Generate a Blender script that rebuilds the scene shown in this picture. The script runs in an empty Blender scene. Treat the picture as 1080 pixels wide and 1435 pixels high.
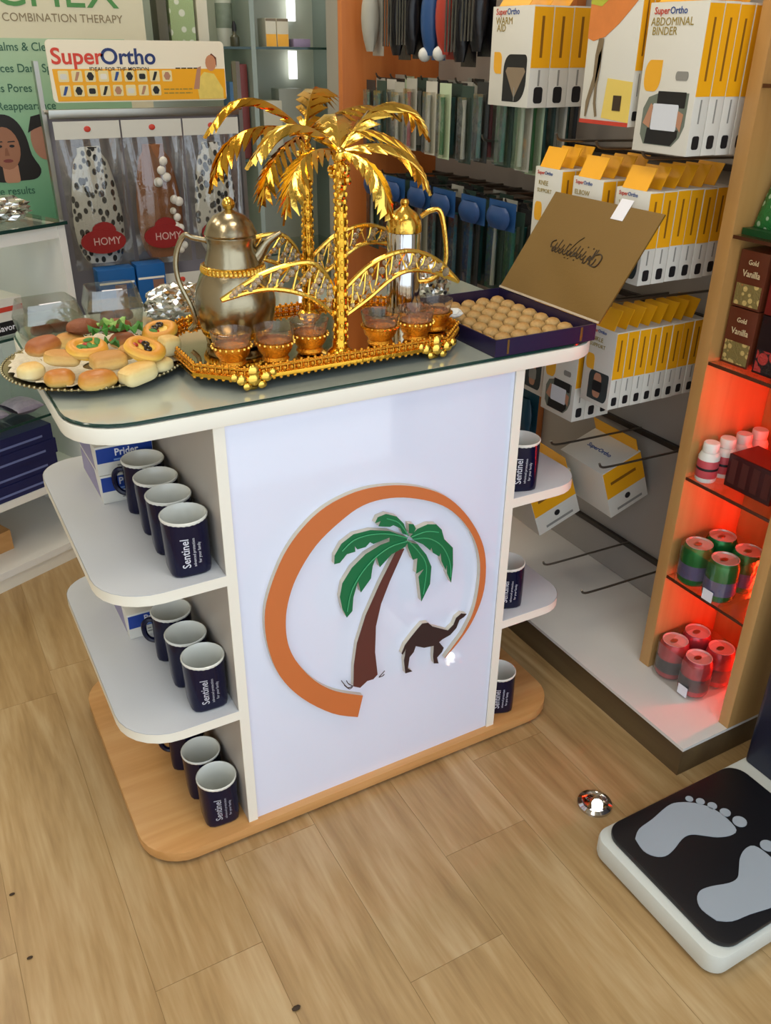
import bpy, bmesh, math, random
from mathutils import Vector, Matrix
random.seed(7)
S = bpy.context.scene
COL = S.collection
PI = math.pi

# ------------------------------------------------------------------ camera
CAM = Vector((-0.34134, -1.11585, 1.31233))
YAW, PITCH, ROLL, FPX = -0.511990, 0.496118, 0.010667, 1204.231
def cam_axes():
    f = Vector((-math.sin(YAW)*math.cos(PITCH), math.cos(YAW)*math.cos(PITCH), -math.sin(PITCH)))
    r = Vector((math.cos(YAW), math.sin(YAW), 0)); u = r.cross(f)
    return (r*math.cos(ROLL)+u*math.sin(ROLL)), (-r*math.sin(ROLL)+u*math.cos(ROLL)), f
CR, CU, CF = cam_axes()
cd = bpy.data.cameras.new('camera'); co = bpy.data.objects.new('camera', cd); COL.objects.link(co)
cd.sensor_fit = 'VERTICAL'; cd.sensor_height = 36.0; cd.lens = 36.0*FPX/1435.0
cd.clip_start = 0.02; cd.clip_end = 200
M = Matrix((CR, CU, -CF)).transposed().to_4x4(); M.translation = CAM
co.matrix_world = M
S.camera = co

def at(px, py, x=None, y=None, z=None):
    """point of the photograph on a plane x=, y= or z= of the room"""
    d = CF + CR*((px-540)/FPX) - CU*((py-717.5)/FPX)
    if x is not None: t = (x-CAM.x)/d.x
    elif y is not None: t = (y-CAM.y)/d.y
    else: t = (z-CAM.z)/d.z
    return CAM + d*t

# ------------------------------------------------------------------ world, lights, exposure
S.view_settings.view_transform = 'Standard'
S.view_settings.look = 'None'
S.view_settings.gamma = 1.0
S.view_settings.use_curve_mapping = False
S.view_settings.exposure = 0.0
S.cycles.caustics_reflective = False
S.cycles.caustics_refractive = False
S.cycles.sample_clamp_indirect = 6.0
W = bpy.data.worlds.new('daylight'); S.world = W; W.use_nodes = True
bg = W.node_tree.nodes['Background']
bg.inputs[0].default_value = (0.80, 0.90, 1.0, 1); bg.inputs[1].default_value = 2.0

def area(name, loc, sx, sy, power, col, rot=(0, 0, 0)):
    l = bpy.data.lights.new(name, 'AREA'); l.shape = 'RECTANGLE'; l.size = sx; l.size_y = sy
    l.energy = power; l.color = col
    o = bpy.data.objects.new(name, l); COL.objects.link(o); o.location = loc; o.rotation_euler = rot
    return o
LAMPS = [(-1.2, -0.5), (0.25, -0.6), (-1.2, 0.9), (0.25, 0.75), (-1.0, 2.1), (0.5, 1.9)]
for lx, ly in LAMPS:      # the light of the flush ceiling panels built further down
    area('ceiling_panel_light', (lx, ly, 2.755), 0.5, 0.5, 4.6, (1.0, 0.92, 0.80))

# ------------------------------------------------------------------ materials
def lin(c):
    return c/12.92 if c <= 0.04045 else ((c+0.055)/1.055)**2.4
def rgb(h):
    h = h.lstrip('#'); return tuple(lin(int(h[i:i+2], 16)/255) for i in (0, 2, 4))
MATS = {}
def mat(name, col, rough=0.5, metal=0.0, var=0.06, scale=12.0, bump=0.0, bscale=60.0, trans=0.0, ior=1.45, coat=0.0, emit=0.0, alpha=1.0, spec=0.5):
    if name in MATS: return MATS[name]
    m = bpy.data.materials.new(name); m.use_nodes = True; nt = m.node_tree; N = nt.nodes; L = nt.links
    b = N['Principled BSDF']; c = rgb(col)
    tc = N.new('ShaderNodeTexCoord')
    if var > 0:
        nz = N.new('ShaderNodeTexNoise'); nz.inputs['Scale'].default_value = scale; nz.inputs['Detail'].default_value = 3
        L.new(tc.outputs['Object'], nz.inputs['Vector'])
        mx = N.new('ShaderNodeMix'); mx.data_type = 'RGBA'
        mx.inputs[6].default_value = tuple(min(1, v*(1-var)) for v in c)+(1,)
        mx.inputs[7].default_value = tuple(min(1, v*(1+var)) for v in c)+(1,)
        L.new(nz.outputs['Fac'], mx.inputs[0]); L.new(mx.outputs[2], b.inputs['Base Color'])
    else:
        b.inputs['Base Color'].default_value = c+(1,)
    b.inputs['Roughness'].default_value = rough; b.inputs['Metallic'].default_value = metal
    b.inputs['IOR'].default_value = ior; b.inputs['Transmission Weight'].default_value = trans
    b.inputs['Coat Weight'].default_value = coat; b.inputs['Coat Roughness'].default_value = 0.05
    b.inputs['Specular IOR Level'].default_value = spec
    b.inputs['Alpha'].default_value = alpha
    if emit > 0:
        b.inputs['Emission Color'].default_value = c+(1,); b.inputs['Emission Strength'].default_value = emit
    if bump > 0:
        n2 = N.new('ShaderNodeTexNoise'); n2.inputs['Scale'].default_value = bscale; n2.inputs['Detail'].default_value = 4
        L.new(tc.outputs['Object'], n2.inputs['Vector'])
        bp = N.new('ShaderNodeBump'); bp.inputs['Strength'].default_value = bump; bp.inputs['Distance'].default_value = 0.002
        L.new(n2.outputs['Fac'], bp.inputs['Height']); L.new(bp.outputs['Normal'], b.inputs['Normal'])
    MATS[name] = m; return m

def film(name, col='#FFFFFF', gloss=0.25, rough=0.12):
    """clear thin plastic film / thin glass: see-through with a sheen"""
    if name in MATS: return MATS[name]
    m = bpy.data.materials.new(name); m.use_nodes = True; nt = m.node_tree; N = nt.nodes; L = nt.links
    N.remove(N['Principled BSDF']); out = N['Material Output']
    t = N.new('ShaderNodeBsdfTransparent'); t.inputs[0].default_value = rgb(col)+(1,)
    g = N.new('ShaderNodeBsdfGlossy'); g.inputs['Roughness'].default_value = rough
    fr = N.new('ShaderNodeLayerWeight'); fr.inputs[0].default_value = 0.5
    pw = N.new('ShaderNodeMath'); pw.operation = 'POWER'; pw.inputs[1].default_value = 4.0; L.new(fr.outputs['Facing'], pw.inputs[0])
    sc_ = N.new('ShaderNodeMath'); sc_.operation = 'MULTIPLY_ADD'; sc_.inputs[1].default_value = 0.6; sc_.inputs[2].default_value = 0.04; L.new(pw.outputs[0], sc_.inputs[0])
    ad = N.new('ShaderNodeMath'); ad.operation = 'ADD'; ad.inputs[1].default_value = gloss*0.25; ad.use_clamp = True
    nz = N.new('ShaderNodeTexNoise'); nz.inputs['Scale'].default_value = 35; nz.inputs['Detail'].default_value = 2
    tc = N.new('ShaderNodeTexCoord'); L.new(tc.outputs['Object'], nz.inputs['Vector'])
    bp = N.new('ShaderNodeBump'); bp.inputs['Strength'].default_value = gloss; bp.inputs['Distance'].default_value = 0.004
    L.new(nz.outputs['Fac'], bp.inputs['Height']); L.new(bp.outputs['Normal'], g.inputs['Normal'])
    L.new(sc_.outputs[0], ad.inputs[0]); mx = N.new('ShaderNodeMixShader'); L.new(ad.outputs[0], mx.inputs[0])
    L.new(t.outputs[0], mx.inputs[1]); L.new(g.outputs[0], mx.inputs[2]); L.new(mx.outputs[0], out.inputs[0])
    MATS[name] = m; return m

def wood(name, c0, c1, c2, axis='Y', scale=1.0, rough=0.42, coat=0.0, perobj=0.0):
    if name in MATS: return MATS[name]
    m = bpy.data.materials.new(name); m.use_nodes = True; nt = m.node_tree; N = nt.nodes; L = nt.links
    b = N['Principled BSDF']; tc = N.new('ShaderNodeTexCoord'); mp = N.new('ShaderNodeMapping')
    st = {'X': (1.2, 14, 14), 'Y': (14, 1.2, 14), 'Z': (14, 14, 1.2)}[axis]
    mp.inputs['Scale'].default_value = tuple(v*scale for v in st)
    L.new(tc.outputs['Object'], mp.inputs['Vector'])
    oi = N.new('ShaderNodeObjectInfo')
    if perobj:
        ml = N.new('ShaderNodeMath'); ml.operation = 'MULTIPLY'; ml.inputs[1].default_value = 40
        L.new(oi.outputs['Random'], ml.inputs[0]); cx = N.new('ShaderNodeCombineXYZ')
        for i in range(3): L.new(ml.outputs[0], cx.inputs[i])
        L.new(cx.outputs[0], mp.inputs['Location'])
    n1 = N.new('ShaderNodeTexNoise'); n1.inputs['Scale'].default_value = 1.0; n1.inputs['Detail'].default_value = 6; n1.inputs['Distortion'].default_value = 1.2
    n2 = N.new('ShaderNodeTexNoise'); n2.inputs['Scale'].default_value = 7.0; n2.inputs['Detail'].default_value = 3
    L.new(mp.outputs[0], n1.inputs['Vector']); L.new(mp.outputs[0], n2.inputs['Vector'])
    ad = N.new('ShaderNodeMath'); ad.operation = 'MULTIPLY_ADD'; ad.inputs[1].default_value = 0.35
    L.new(n2.outputs['Fac'], ad.inputs[0]); L.new(n1.outputs['Fac'], ad.inputs[2])
    cr = N.new('ShaderNodeValToRGB'); e = cr.color_ramp.elements
    e[0].position = 0.40; e[0].color = rgb(c0)+(1,); e[1].position = 0.95; e[1].color = rgb(c2)+(1,)
    k = e.new(0.66); k.color = rgb(c1)+(1,)
    L.new(ad.outputs[0], cr.inputs['Fac'])
    if perobj:
        hs = N.new('ShaderNodeHueSaturation'); mr = N.new('ShaderNodeMapRange')
        mr.inputs[3].default_value = 1-perobj; mr.inputs[4].default_value = 1+perobj
        L.new(oi.outputs['Random'], mr.inputs[0]); L.new(mr.outputs[0], hs.inputs['Value']); L.new(cr.outputs[0], hs.inputs['Color'])
        L.new(hs.outputs[0], b.inputs['Base Color'])
    else:
        L.new(cr.outputs[0], b.inputs['Base Color'])
    b.inputs['Roughness'].default_value = rough; b.inputs['Coat Weight'].default_value = coat; b.inputs['Coat Roughness'].default_value = 0.15
    bp = N.new('ShaderNodeBump'); bp.inputs['Strength'].default_value = 0.12; bp.inputs['Distance'].default_value = 0.001
    L.new(ad.outputs[0], bp.inputs['Height']); L.new(bp.outputs[0], b.inputs['Normal'])
    MATS[name] = m; return m

def ramp_mat(name, stops, rough=0.5, coord='Generated', axis=2, noise=0.25, nscale=6, bump=0.3, bscale=40, coat=0.0):
    """colour runs along one axis of the thing (a baked crust, a printed gradient), broken up by noise"""
    if name in MATS: return MATS[name]
    m = bpy.data.materials.new(name); m.use_nodes = True; nt = m.node_tree; N = nt.nodes; L = nt.links
    b = N['Principled BSDF']; tc = N.new('ShaderNodeTexCoord'); sp = N.new('ShaderNodeSeparateXYZ')
    L.new(tc.outputs[coord], sp.inputs[0])
    nz = N.new('ShaderNodeTexNoise'); nz.inputs['Scale'].default_value = nscale; L.new(tc.outputs[coord], nz.inputs['Vector'])
    sb = N.new('ShaderNodeMath'); sb.operation = 'SUBTRACT'; sb.inputs[1].default_value = 0.5; L.new(nz.outputs['Fac'], sb.inputs[0])
    ma = N.new('ShaderNodeMath'); ma.operation = 'MULTIPLY_ADD'; ma.inputs[1].default_value = noise
    L.new(sb.outputs[0], ma.inputs[0]); L.new(sp.outputs[axis], ma.inputs[2])
    cr = N.new('ShaderNodeValToRGB'); e = cr.color_ramp.elements
    while len(e) < len(stops): e.new(0.5)
    for i, (p, c) in enumerate(stops): e[i].position = p; e[i].color = rgb(c)+(1,)
    L.new(ma.outputs[0], cr.inputs[0]); L.new(cr.outputs[0], b.inputs['Base Color'])
    b.inputs['Roughness'].default_value = rough; b.inputs['Coat Weight'].default_value = coat
    if bump:
        n2 = N.new('ShaderNodeTexNoise'); n2.inputs['Scale'].default_value = bscale; L.new(tc.outputs['Object'], n2.inputs['Vector'])
        bp = N.new('ShaderNodeBump'); bp.inputs['Strength'].default_value = bump; bp.inputs['Distance'].default_value = 0.002
        L.new(n2.outputs['Fac'], bp.inputs['Height']); L.new(bp.outputs[0], b.inputs['Normal'])
    MATS[name] = m; return m

def spots(name, base, spot, scale=60, thr=0.32, rough=0.9, stretch=(1, 1, 1)):
    if name in MATS: return MATS[name]
    m = bpy.data.materials.new(name); m.use_nodes = True; nt = m.node_tree; N = nt.nodes; L = nt.links
    b = N['Principled BSDF']; tc = N.new('ShaderNodeTexCoord'); mp = N.new('ShaderNodeMapping'); mp.inputs['Scale'].default_value = stretch
    L.new(tc.outputs['Object'], mp.inputs[0])
    vo = N.new('ShaderNodeTexVoronoi'); vo.inputs['Scale'].default_value = scale; L.new(mp.outputs[0], vo.inputs['Vector'])
    cr = N.new('ShaderNodeValToRGB'); e = cr.color_ramp.elements
    e[0].position = thr; e[0].color = rgb(spot)+(1,); e[1].position = thr+0.08; e[1].color = rgb(base)+(1,)
    L.new(vo.outputs['Distance'], cr.inputs[0]); L.new(cr.outputs[0], b.inputs['Base Color'])
    b.inputs['Roughness'].default_value = rough
    n2 = N.new('ShaderNodeTexNoise'); n2.inputs['Scale'].default_value = 300; L.new(tc.outputs['Object'], n2.inputs['Vector'])
    bp = N.new('ShaderNodeBump'); bp.inputs['Strength'].default_value = 0.6; bp.inputs['Distance'].default_value = 0.004
    L.new(n2.outputs['Fac'], bp.inputs['Height']); L.new(bp.outputs[0], b.inputs['Normal'])
    MATS[name] = m; return m

# ------------------------------------------------------------------ mesh building
class MB:
    def __init__(s): s.v = []; s.f = []
    def add(s, vs, fs):
        k = len(s.v); s.v += [tuple(v) for v in vs]; s.f += [tuple(i+k for i in f) for f in fs]; return s
    def box(s, x0, x1, y0, y1, z0, z1):
        v = [(x, y, z) for z in (z0, z1) for y in (y0, y1) for x in (x0, x1)]
        return s.add(v, [(0, 2, 3, 1), (4, 5, 7, 6), (0, 1, 5, 4), (2, 6, 7, 3), (0, 4, 6, 2), (1, 3, 7, 5)])
    def prism(s, poly, o, ax, ay, d0, d1):
        """outline poly (u,v) in the frame o,ax,ay, extruded along ax x ay from d0 to d1"""
        o = Vector(o); ax = Vector(ax); ay = Vector(ay); n = ax.cross(ay).normalized()
        a = sum(poly[i][0]*poly[(i+1) % len(poly)][1]-poly[(i+1) % len(poly)][0]*poly[i][1] for i in range(len(poly)))
        if a < 0: poly = poly[::-1]
        if d1 < d0: d0, d1 = d1, d0
        k = len(poly)
        v = [o+ax*p[0]+ay*p[1]+n*d0 for p in poly]+[o+ax*p[0]+ay*p[1]+n*d1 for p in poly]
        f = [tuple(range(k-1, -1, -1)), tuple(range(k, 2*k))]+[(i, (i+1) % k, k+(i+1) % k, k+i) for i in range(k)]
        return s.add(v, f)
    def slab(s, poly, z0, z1): return s.prism(poly, (0, 0, 0), (1, 0, 0), (0, 1, 0), z0, z1)
    def lathe(s, prof, n=24, c=(0, 0, 0), cap=True, zax=None):
        c = Vector(c); v = []; f = []
        Q = Vector((0, 0, 1)).rotation_difference(Vector(zax)) if zax else None
        for r, z in prof:
            for i in range(n):
                a = 2*PI*i/n; p = Vector((r*math.cos(a), r*math.sin(a), z))
                if Q: p = Q @ p
                v.append(c+p)
        for j in range(len(prof)-1):
            for i in range(n):
                f.append((j*n+i, j*n+(i+1) % n, (j+1)*n+(i+1) % n, (j+1)*n+i))
        if cap:
            f.append(tuple(range(n-1, -1, -1))); k = (len(prof)-1)*n; f.append(tuple(range(k, k+n)))
        # rings of radius 0 become one point
        rep = {}; keep = []
        for j, (r, z) in enumerate(prof):
            for i in range(n):
                if r < 1e-6 and i > 0: rep[j*n+i] = rep[j*n]
                else: rep[j*n+i] = len(keep); keep.append(v[j*n+i])
        g = []
        for q in f:
            q = [rep[i] for i in q]; q = [q[i] for i in range(len(q)) if q[i] != q[i-1]]
            if len(q) > 2: g.append(tuple(q))
        return s.add(keep, g)
    def tube(s, pts, r, n=8, closed=False):
        pts = [Vector(p) for p in pts]; m = len(pts)
        rs = r if isinstance(r, (list, tuple)) else [r]*m
        v = []; f = []; up = None
        for i in range(m):
            if closed: t = pts[(i+1) % m]-pts[i-1]
            else: t = pts[min(i+1, m-1)]-pts[max(i-1, 0)]
            t = t.normalized() if t.length > 1e-9 else Vector((0, 0, 1))
            if up is None:
                up = Vector((0, 0, 1)) if abs(t.z) < 0.9 else Vector((1, 0, 0))
            a = up-t*up.dot(t)
            if a.length < 1e-6: a = t.orthogonal()
            a.normalize(); b = t.cross(a); up = a
            for k in range(n):
                w = 2*PI*k/n; v.append(pts[i]+(a*math.cos(w)+b*math.sin(w))*rs[i])
        for i in range(m if closed else m-1):
            for k in range(n):
                i2 = (i+1) % m; f.append((i*n+k, i*n+(k+1) % n, i2*n+(k+1) % n, i2*n+k))
        if not closed:
            f.append(tuple(range(n-1, -1, -1))); f.append(tuple(range((m-1)*n, m*n)))
        return s.add(v, f)
    def ball(s, c, r, n=8, m=6, sc=(1, 1, 1), rot=None):
        c = Vector(c); v = [(0, 0, -1)]; f = []
        for j in range(1, m):
            t = PI*j/m
            for i in range(n): v.append((math.sin(t)*math.cos(2*PI*i/n), math.sin(t)*math.sin(2*PI*i/n), -math.cos(t)))
        v.append((0, 0, 1)); top = len(v)-1
        for i in range(n):
            f.append((0, 1+(i+1) % n, 1+i)); b = 1+(m-2)*n; f.append((top, b+i, b+(i+1) % n))
            for j in range(m-2):
                a = 1+j*n; f.append((a+i, a+(i+1) % n, a+n+(i+1) % n, a+n+i))
        o = []
        for p in v:
            p = Vector((p[0]*r*sc[0], p[1]*r*sc[1], p[2]*r*sc[2]))
            if rot: p = rot @ p
            o.append(c+p)
        return s.add(o, f)
    def grid(s, fn, nu, nv, closed_u=False):
        v = [fn(i/(nu if closed_u else nu-1), j/(nv-1)) for j in range(nv) for i in range(nu)]; f = []
        for j in range(nv-1):
            for i in range(nu if closed_u else nu-1):
                i2 = (i+1) % nu; f.append((j*nu+i, j*nu+i2, (j+1)*nu+i2, (j+1)*nu+i))
        return s.add(v, f)
    def mesh(s, name, m, smooth=False, bevel=0, fix=False):
        me = bpy.data.meshes.new(name); me.from_pydata([tuple(p) for p in s.v], [], s.f); me.update()
        if bevel or fix:
            bm = bmesh.new(); bm.from_mesh(me)
            if fix: bmesh.ops.recalc_face_normals(bm, faces=bm.faces)
            if bevel:
                es = [e for e in bm.edges if len(e.link_faces) == 2 and e.calc_face_angle(0) > 0.5]
                bmesh.ops.bevel(bm, geom=es, offset=bevel, segments=2, profile=0.6, affect='EDGES', clamp_overlap=True)
            bm.to_mesh(me); bm.free(); smooth = True if bevel else smooth
        if smooth:
            me.polygons.foreach_set('use_smooth', [True]*len(me.polygons)); me.set_sharp_from_angle(angle=math.radians(38))
        me.materials.append(m); return me
    def obj(s, name, m, parent=None, smooth=False, bevel=0, fix=False, label=None):
        return link(name, s.mesh(name, m, smooth, bevel, fix), parent, label)

def link(name, me, parent=None, label=None):
    o = bpy.data.objects.new(name, me); COL.objects.link(o)
    if parent is not None:
        o.parent = parent; o.matrix_parent_inverse = INV.get(parent.name, Matrix.Identity(4)).copy()
    if label: o['label'] = label
    return o
INV = {}
def thing(name, label, cat, loc=(0, 0, 0), group=None, kind=None, local=False):
    """Empty at the base of a thing; parts are meshed in room coordinates (or about the origin when local)"""
    o = bpy.data.objects.new(name, None); COL.objects.link(o); o.empty_display_size = 0.05
    o.location = loc
    if not local: INV[o.name] = Matrix.Translation(-Vector(loc))
    tag(o, label, cat, group, kind); return o
def tag(o, label=None, cat=None, group=None, kind=None):
    if label: o['label'] = label
    if cat: o['category'] = cat
    if group: o['group'] = group
    if kind: o['kind'] = kind
    return o
def dup(root, loc, rotz=0, label=None, group=None, rot=None):
    r = root.copy(); COL.objects.link(r); r.location = loc; r.rotation_euler = rot if rot else (0, 0, rotz)
    if label: r['label'] = label
    if group: r['group'] = group
    for ch in list(root.children):
        c = ch.copy(); COL.objects.link(c); c.parent = r
        for g in list(ch.children):
            d = g.copy(); COL.objects.link(d); d.parent = c
    return r
def struct(name, mb, m, label=None, parent=None, **k):
    o = mb.obj(name, m, parent, **k)
    if parent is None: o['kind'] = 'structure'
    if label: o['label'] = label
    return o
def rrect(x0, x1, y0, y1, r, n=7):
    """rounded rectangle, r = radius or (bl, br, tr, tl)"""
    R = r if isinstance(r, (list, tuple)) else (r,)*4; P = []
    for (cx, cy, a0, q) in ((x0, y0, PI, R[0]), (x1, y0, 1.5*PI, R[1]), (x1, y1, 0, R[2]), (x0, y1, .5*PI, R[3])):
        if q <= 0: P.append((cx, cy)); continue
        ox = cx+q if cx == x0 else cx-q; oy = cy+q if cy == y0 else cy-q
        for i in range(n+1):
            a = a0+.5*PI*i/n; P.append((ox+q*math.cos(a), oy+q*math.sin(a)))
    return P
def ellipse(cx, cy, rx, ry, n=20): return [(cx+rx*math.cos(2*PI*i/n), cy+ry*math.sin(2*PI*i/n)) for i in range(n)]
def smoothpath(P, n=6, closed=False):
    P = [Vector(p) for p in P]; out = []; m = len(P)
    for i in range(m if closed else m-1):
        g = (lambda k: P[k % m]) if closed else (lambda k: P[max(0, min(m-1, k))])
        a, b, c, d = g(i-1), g(i), g(i+1), g(i+2)
        for k in range(n):
            t = k/n; out.append(0.5*((2*b)+(c-a)*t+(2*a-5*b+4*c-d)*t*t+(3*b-a-3*c+d)*t**3))
    if not closed: out.append(P[-1])
    return out
TXT = {}
def text_poly(txt, size, bold=0.0, depth=0.0006, sx=1.0):
    """lettering as verts/faces centred on the origin in the XY plane"""
    key = (txt, size, bold, depth, sx)
    if key in TXT: return TXT[key]
    cu = bpy.data.curves.new('t', 'FONT'); cu.body = txt; cu.size = size; cu.align_x = 'CENTER'; cu.align_y = 'CENTER'
    cu.extrude = depth/2; cu.offset = bold*size; cu.resolution_u = 2 if size < .03 else 5
    o = bpy.data.objects.new('t', cu); COL.objects.link(o)
    me = bpy.data.meshes.new_from_object(o.evaluated_get(bpy.context.evaluated_depsgraph_get()))
    vs = [Vector((v.co.x*sx, v.co.y, v.co.z+depth/2)) for v in me.vertices]; fs = [tuple(p.vertices) for p in me.polygons]
    bpy.data.objects.remove(o); bpy.data.curves.remove(cu); bpy.data.meshes.remove(me)
    TXT[key] = (vs, fs); return vs, fs
def letters(name, txt, size, o, ax, ay, m, parent, bold=0.0, sx=1.0, warp=None, depth=0.0006):
    vs, fs = text_poly(txt, size, bold, depth, sx); o = Vector(o); ax = Vector(ax).normalized(); ay = Vector(ay).normalized(); n = ax.cross(ay)
    mb = MB(); mb.add([warp(v) if warp else o+ax*v.x+ay*v.y+n*v.z for v in vs], fs)
    return mb.obj(name, m, parent)
def lines_print(o, ax, ay, w, rows, h, gap, seed=1):
    """rows of print too small to read: broken dashes"""
    rnd = random.Random(seed); mb = MB()
    for i in range(rows):
        x = 0; end = w*rnd.uniform(.7, 1)
        while x < end:
            l = rnd.uniform(.08, .2)*w
            mb.prism([(x, -i*gap), (min(x+l, end), -i*gap), (min(x+l, end), -i*gap-h), (x, -i*gap-h)], o, ax, ay, 0, .0003); x += l+.03*w
    return mb
# ------------------------------------------------------------------ palette
WHITE = mat('white_laminate', '#E9E8E2', .38, var=.02)
CREAM = mat('cream_edge_band', '#EDE9DA', .4, var=.02)
PANEL = mat('white_acrylic_panel', '#E0E6F8', .05, var=.01, coat=.6, spec=1.0)
BOARD = mat('grey_white_board', '#C4C7CB', .35, var=.02)
BEECH = wood('beech_laminate', '#B98548', '#C9955A', '#D6A76C', 'X', .9, .4)
PLANK = wood('oak_plank_tile', '#8F7046', '#AB8C5E', '#C0A67C', 'Y', 1.4, .36, .1, .035)
ORANGE = wood('orange_laminate', '#C97A38', '#D28A48', '#DA9858', 'Z', .6, .42)
TAN = wood('tan_laminate', '#A87C44', '#B78B52', '#C29860', 'Z', .6, .42)
ORANGE2 = wood('dark_orange_laminate', '#B4622A', '#C06F34', '#CB7D40', 'Z', .6, .42)
GROUT = mat('grout', '#94784F', .8)
GREYWALL = mat('grey_slat_board', '#9A938B', .6, var=.04)
DARKBROWN = wood('dark_oak_plinth', '#4A3A27', '#5A4830', '#675539', 'Y', .7, .45)
RAIL = mat('dark_rail', '#3A332D', .45, .3)
HOOK = mat('grey_hook_wire', '#77716A', .35, .9, var=.02)
GLASS = mat('green_glass', '#DDEFE8', .02, trans=1.0, var=0, ior=1.45)
GLASSEDGE = mat('dark_glass_edge', '#1E3A34', .1, var=.05)
SHEET = film('clear_glass_sheet', '#F0F6F2', .05, .02)
GOLD = mat('polished_gold', '#E3AC3A', .13, 1.0, var=.10, scale=50, bump=.25, bscale=120)
GOLD2 = mat('bright_gold', '#F0C55A', .17, 1.0, var=.08, scale=40, bump=.2, bscale=160)
GOLD3 = mat('filigree_gold', '#DC9A34', .24, 1.0, var=.22, scale=140, bump=.8, bscale=420)
MIRROR = mat('tray_mirror', '#C9B48A', .06, 1.0, var=.05)
BRASS = mat('antique_silver_brass', '#A1957A', .24, 1.0, var=.12, scale=30, bump=.12, bscale=200)
CHROME = mat('chrome', '#C9C6C2', .08, 1.0, var=.03)
FOIL = mat('crumpled_foil', '#D4D4CF', .16, 1.0, var=.05)
NAVY = mat('navy_glaze', '#0D0E2C', .16, var=.05, spec=.35)
MUGIN = mat('grey_white_glaze', '#E6E6DC', .2, var=.02, coat=.3)
PRINTW = mat('white_print', '#E4E4EC', .5, var=0)
CARTON = mat('white_carton', '#D9D6CC', .42, var=.02)
YELLOW = mat('yellow_print', '#F0AA14', .42, var=.03)
LEAFY = mat('amber_print', '#E8A92C', .45, var=.03)
BLACKP = mat('black_print', '#1B1B1E', .45, var=.05)
REDP = mat('red_print', '#C4402F', .45, var=.03)
BLUEP = mat('blue_print', '#2A4A8C', .45, var=.03)
OLIVEP = mat('olive_gold_print', '#9A8436', .5, var=.04)
GREYP = mat('grey_print', '#8C8A84', .5, var=.04)
SKINP = mat('skin_tone_print', '#B58468', .5, var=.06)
CLEAR = film('clear_plastic', '#F4F4F0', .35, .1)
STEEL = mat('brushed_steel', '#A8A69C', .3, 1.0, var=.04)

# ------------------------------------------------------------------ the setting
XW, YB, YF, XL, ZC = 1.15, 2.75, -1.36, -2.3, 2.8
XR = 2.3
fl = struct('floor', MB().box(XL, XR, YF, YB, -.05, -.0008), GROUT, 'oak look plank tile floor of the shop')
pm = {}
k = 0
for i in range(-13, 13):
    x0 = .116+.18*i; off = [-.40, -.222, -.045, -.31, -.22, -.038][(i) % 6]
    if i == 1: off = -.222
    if i == 0: off = -.40
    if i == 2: off = -.045
    if i == -1: off = -.038
    if i == -2: off = -.22
    y = off-.9*3
    while y < YB:
        a, b = max(y, YF), min(y+.9, YB)
        xa, xb = max(x0, XL), min(x0+.18, XR)
        if b-a > .05 and xb-xa > .02 and (xa < XW or b > 1.3):
            L, Wd = round(b-a, 3), round(xb-xa, 3)
            if (L, Wd) not in pm:
                pm[(L, Wd)] = MB().box(.0004, Wd-.0004, .0004, L-.0004, -.004, 0).mesh('plank', PLANK)
            o = link('plank', pm[(L, Wd)], fl); o.location = (xa, a, 0)
        y += .9
WALLP = mat('pale_wall_paint', '#CFCBC0', .7, var=.03)
struct('wall_right', MB().box(XW, XW+.08, YF, 1.28, 0, ZC), GREYWALL, 'grey board wall behind the hanging boxes')
struct('wall_far_right', MB().box(XR, XR+.08, 1.2, YB, 0, ZC), WALLP, 'pale wall of the far right corner')
struct('wall_back', MB().box(XL, XR+.08, YB, YB+.1, 0, ZC), WALLP, 'pale back wall of the shop')
struct('wall_left', MB().box(XL-.1, XL, YF, YB, 0, ZC), WALLP, 'pale left wall of the shop')
struct('ceiling', MB().box(XL-.1, XR+.1, YF, YB+.1, ZC, ZC+.1), mat('ceiling_paint', '#DCD8CE', .8, var=.02), 'white ceiling')
struct('pavement', MB().box(-9, 9, -14, YF, -.12, -.02), mat('pale_pavement', '#E4E1DA', .8, var=.08, scale=3), 'pale pavement outside the open shop front')
sf = MB()
for x in (XL, -.9, XW-.06): sf.box(x, x+.06, YF-.03, YF+.03, 0, ZC)
sf.box(XL, XW, YF-.03, YF+.03, ZC-.35, ZC)
struct('trim_1', sf, mat('shopfront_aluminium', '#8B8C8E', .4, .8), 'aluminium frame of the open shop front')
for i, (lx, ly) in enumerate(LAMPS):
    t = thing('ceiling_panel_lamp', 'square flush ceiling lamp panel, number %s counted from the shop front' % ['one', 'two', 'three', 'four', 'five', 'six'][i], 'lamp', (lx, ly, ZC-.03), 'ceiling panel lamps')
    MB().box(lx-.3, lx+.3, ly-.3, ly+.3, ZC-.02, ZC-.001).obj('frame', WHITE, t)
    MB().box(lx-.27, lx+.27, ly-.27, ly+.27, ZC-.026, ZC-.0205).obj('diffuser', mat('lamp_diffuser', '#FFF1D8', .6, var=0, emit=6.0), t)

# floor spot by the scale
t = thing('floor_spotlight', 'small round chrome floor spotlight glowing white near the weighing scale', 'spotlight', (.622, -.257, 0))
MB().lathe([(.0, .0005), (.0345, .0005), (.0335, .005), (.026, .0085), (.019, .005), (.0, .0045)], 48, (.622, -.257, 0), False).obj('bezel', CHROME, t, True)
MB().lathe([(0, .0055), (.0105, .0055), (.009, .009), (0, .0102)], 20, (.624, -.262, 0), False).obj('lens', mat('lit_lens', '#FFFFFF', .3, var=0, emit=9), t, True)

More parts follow.
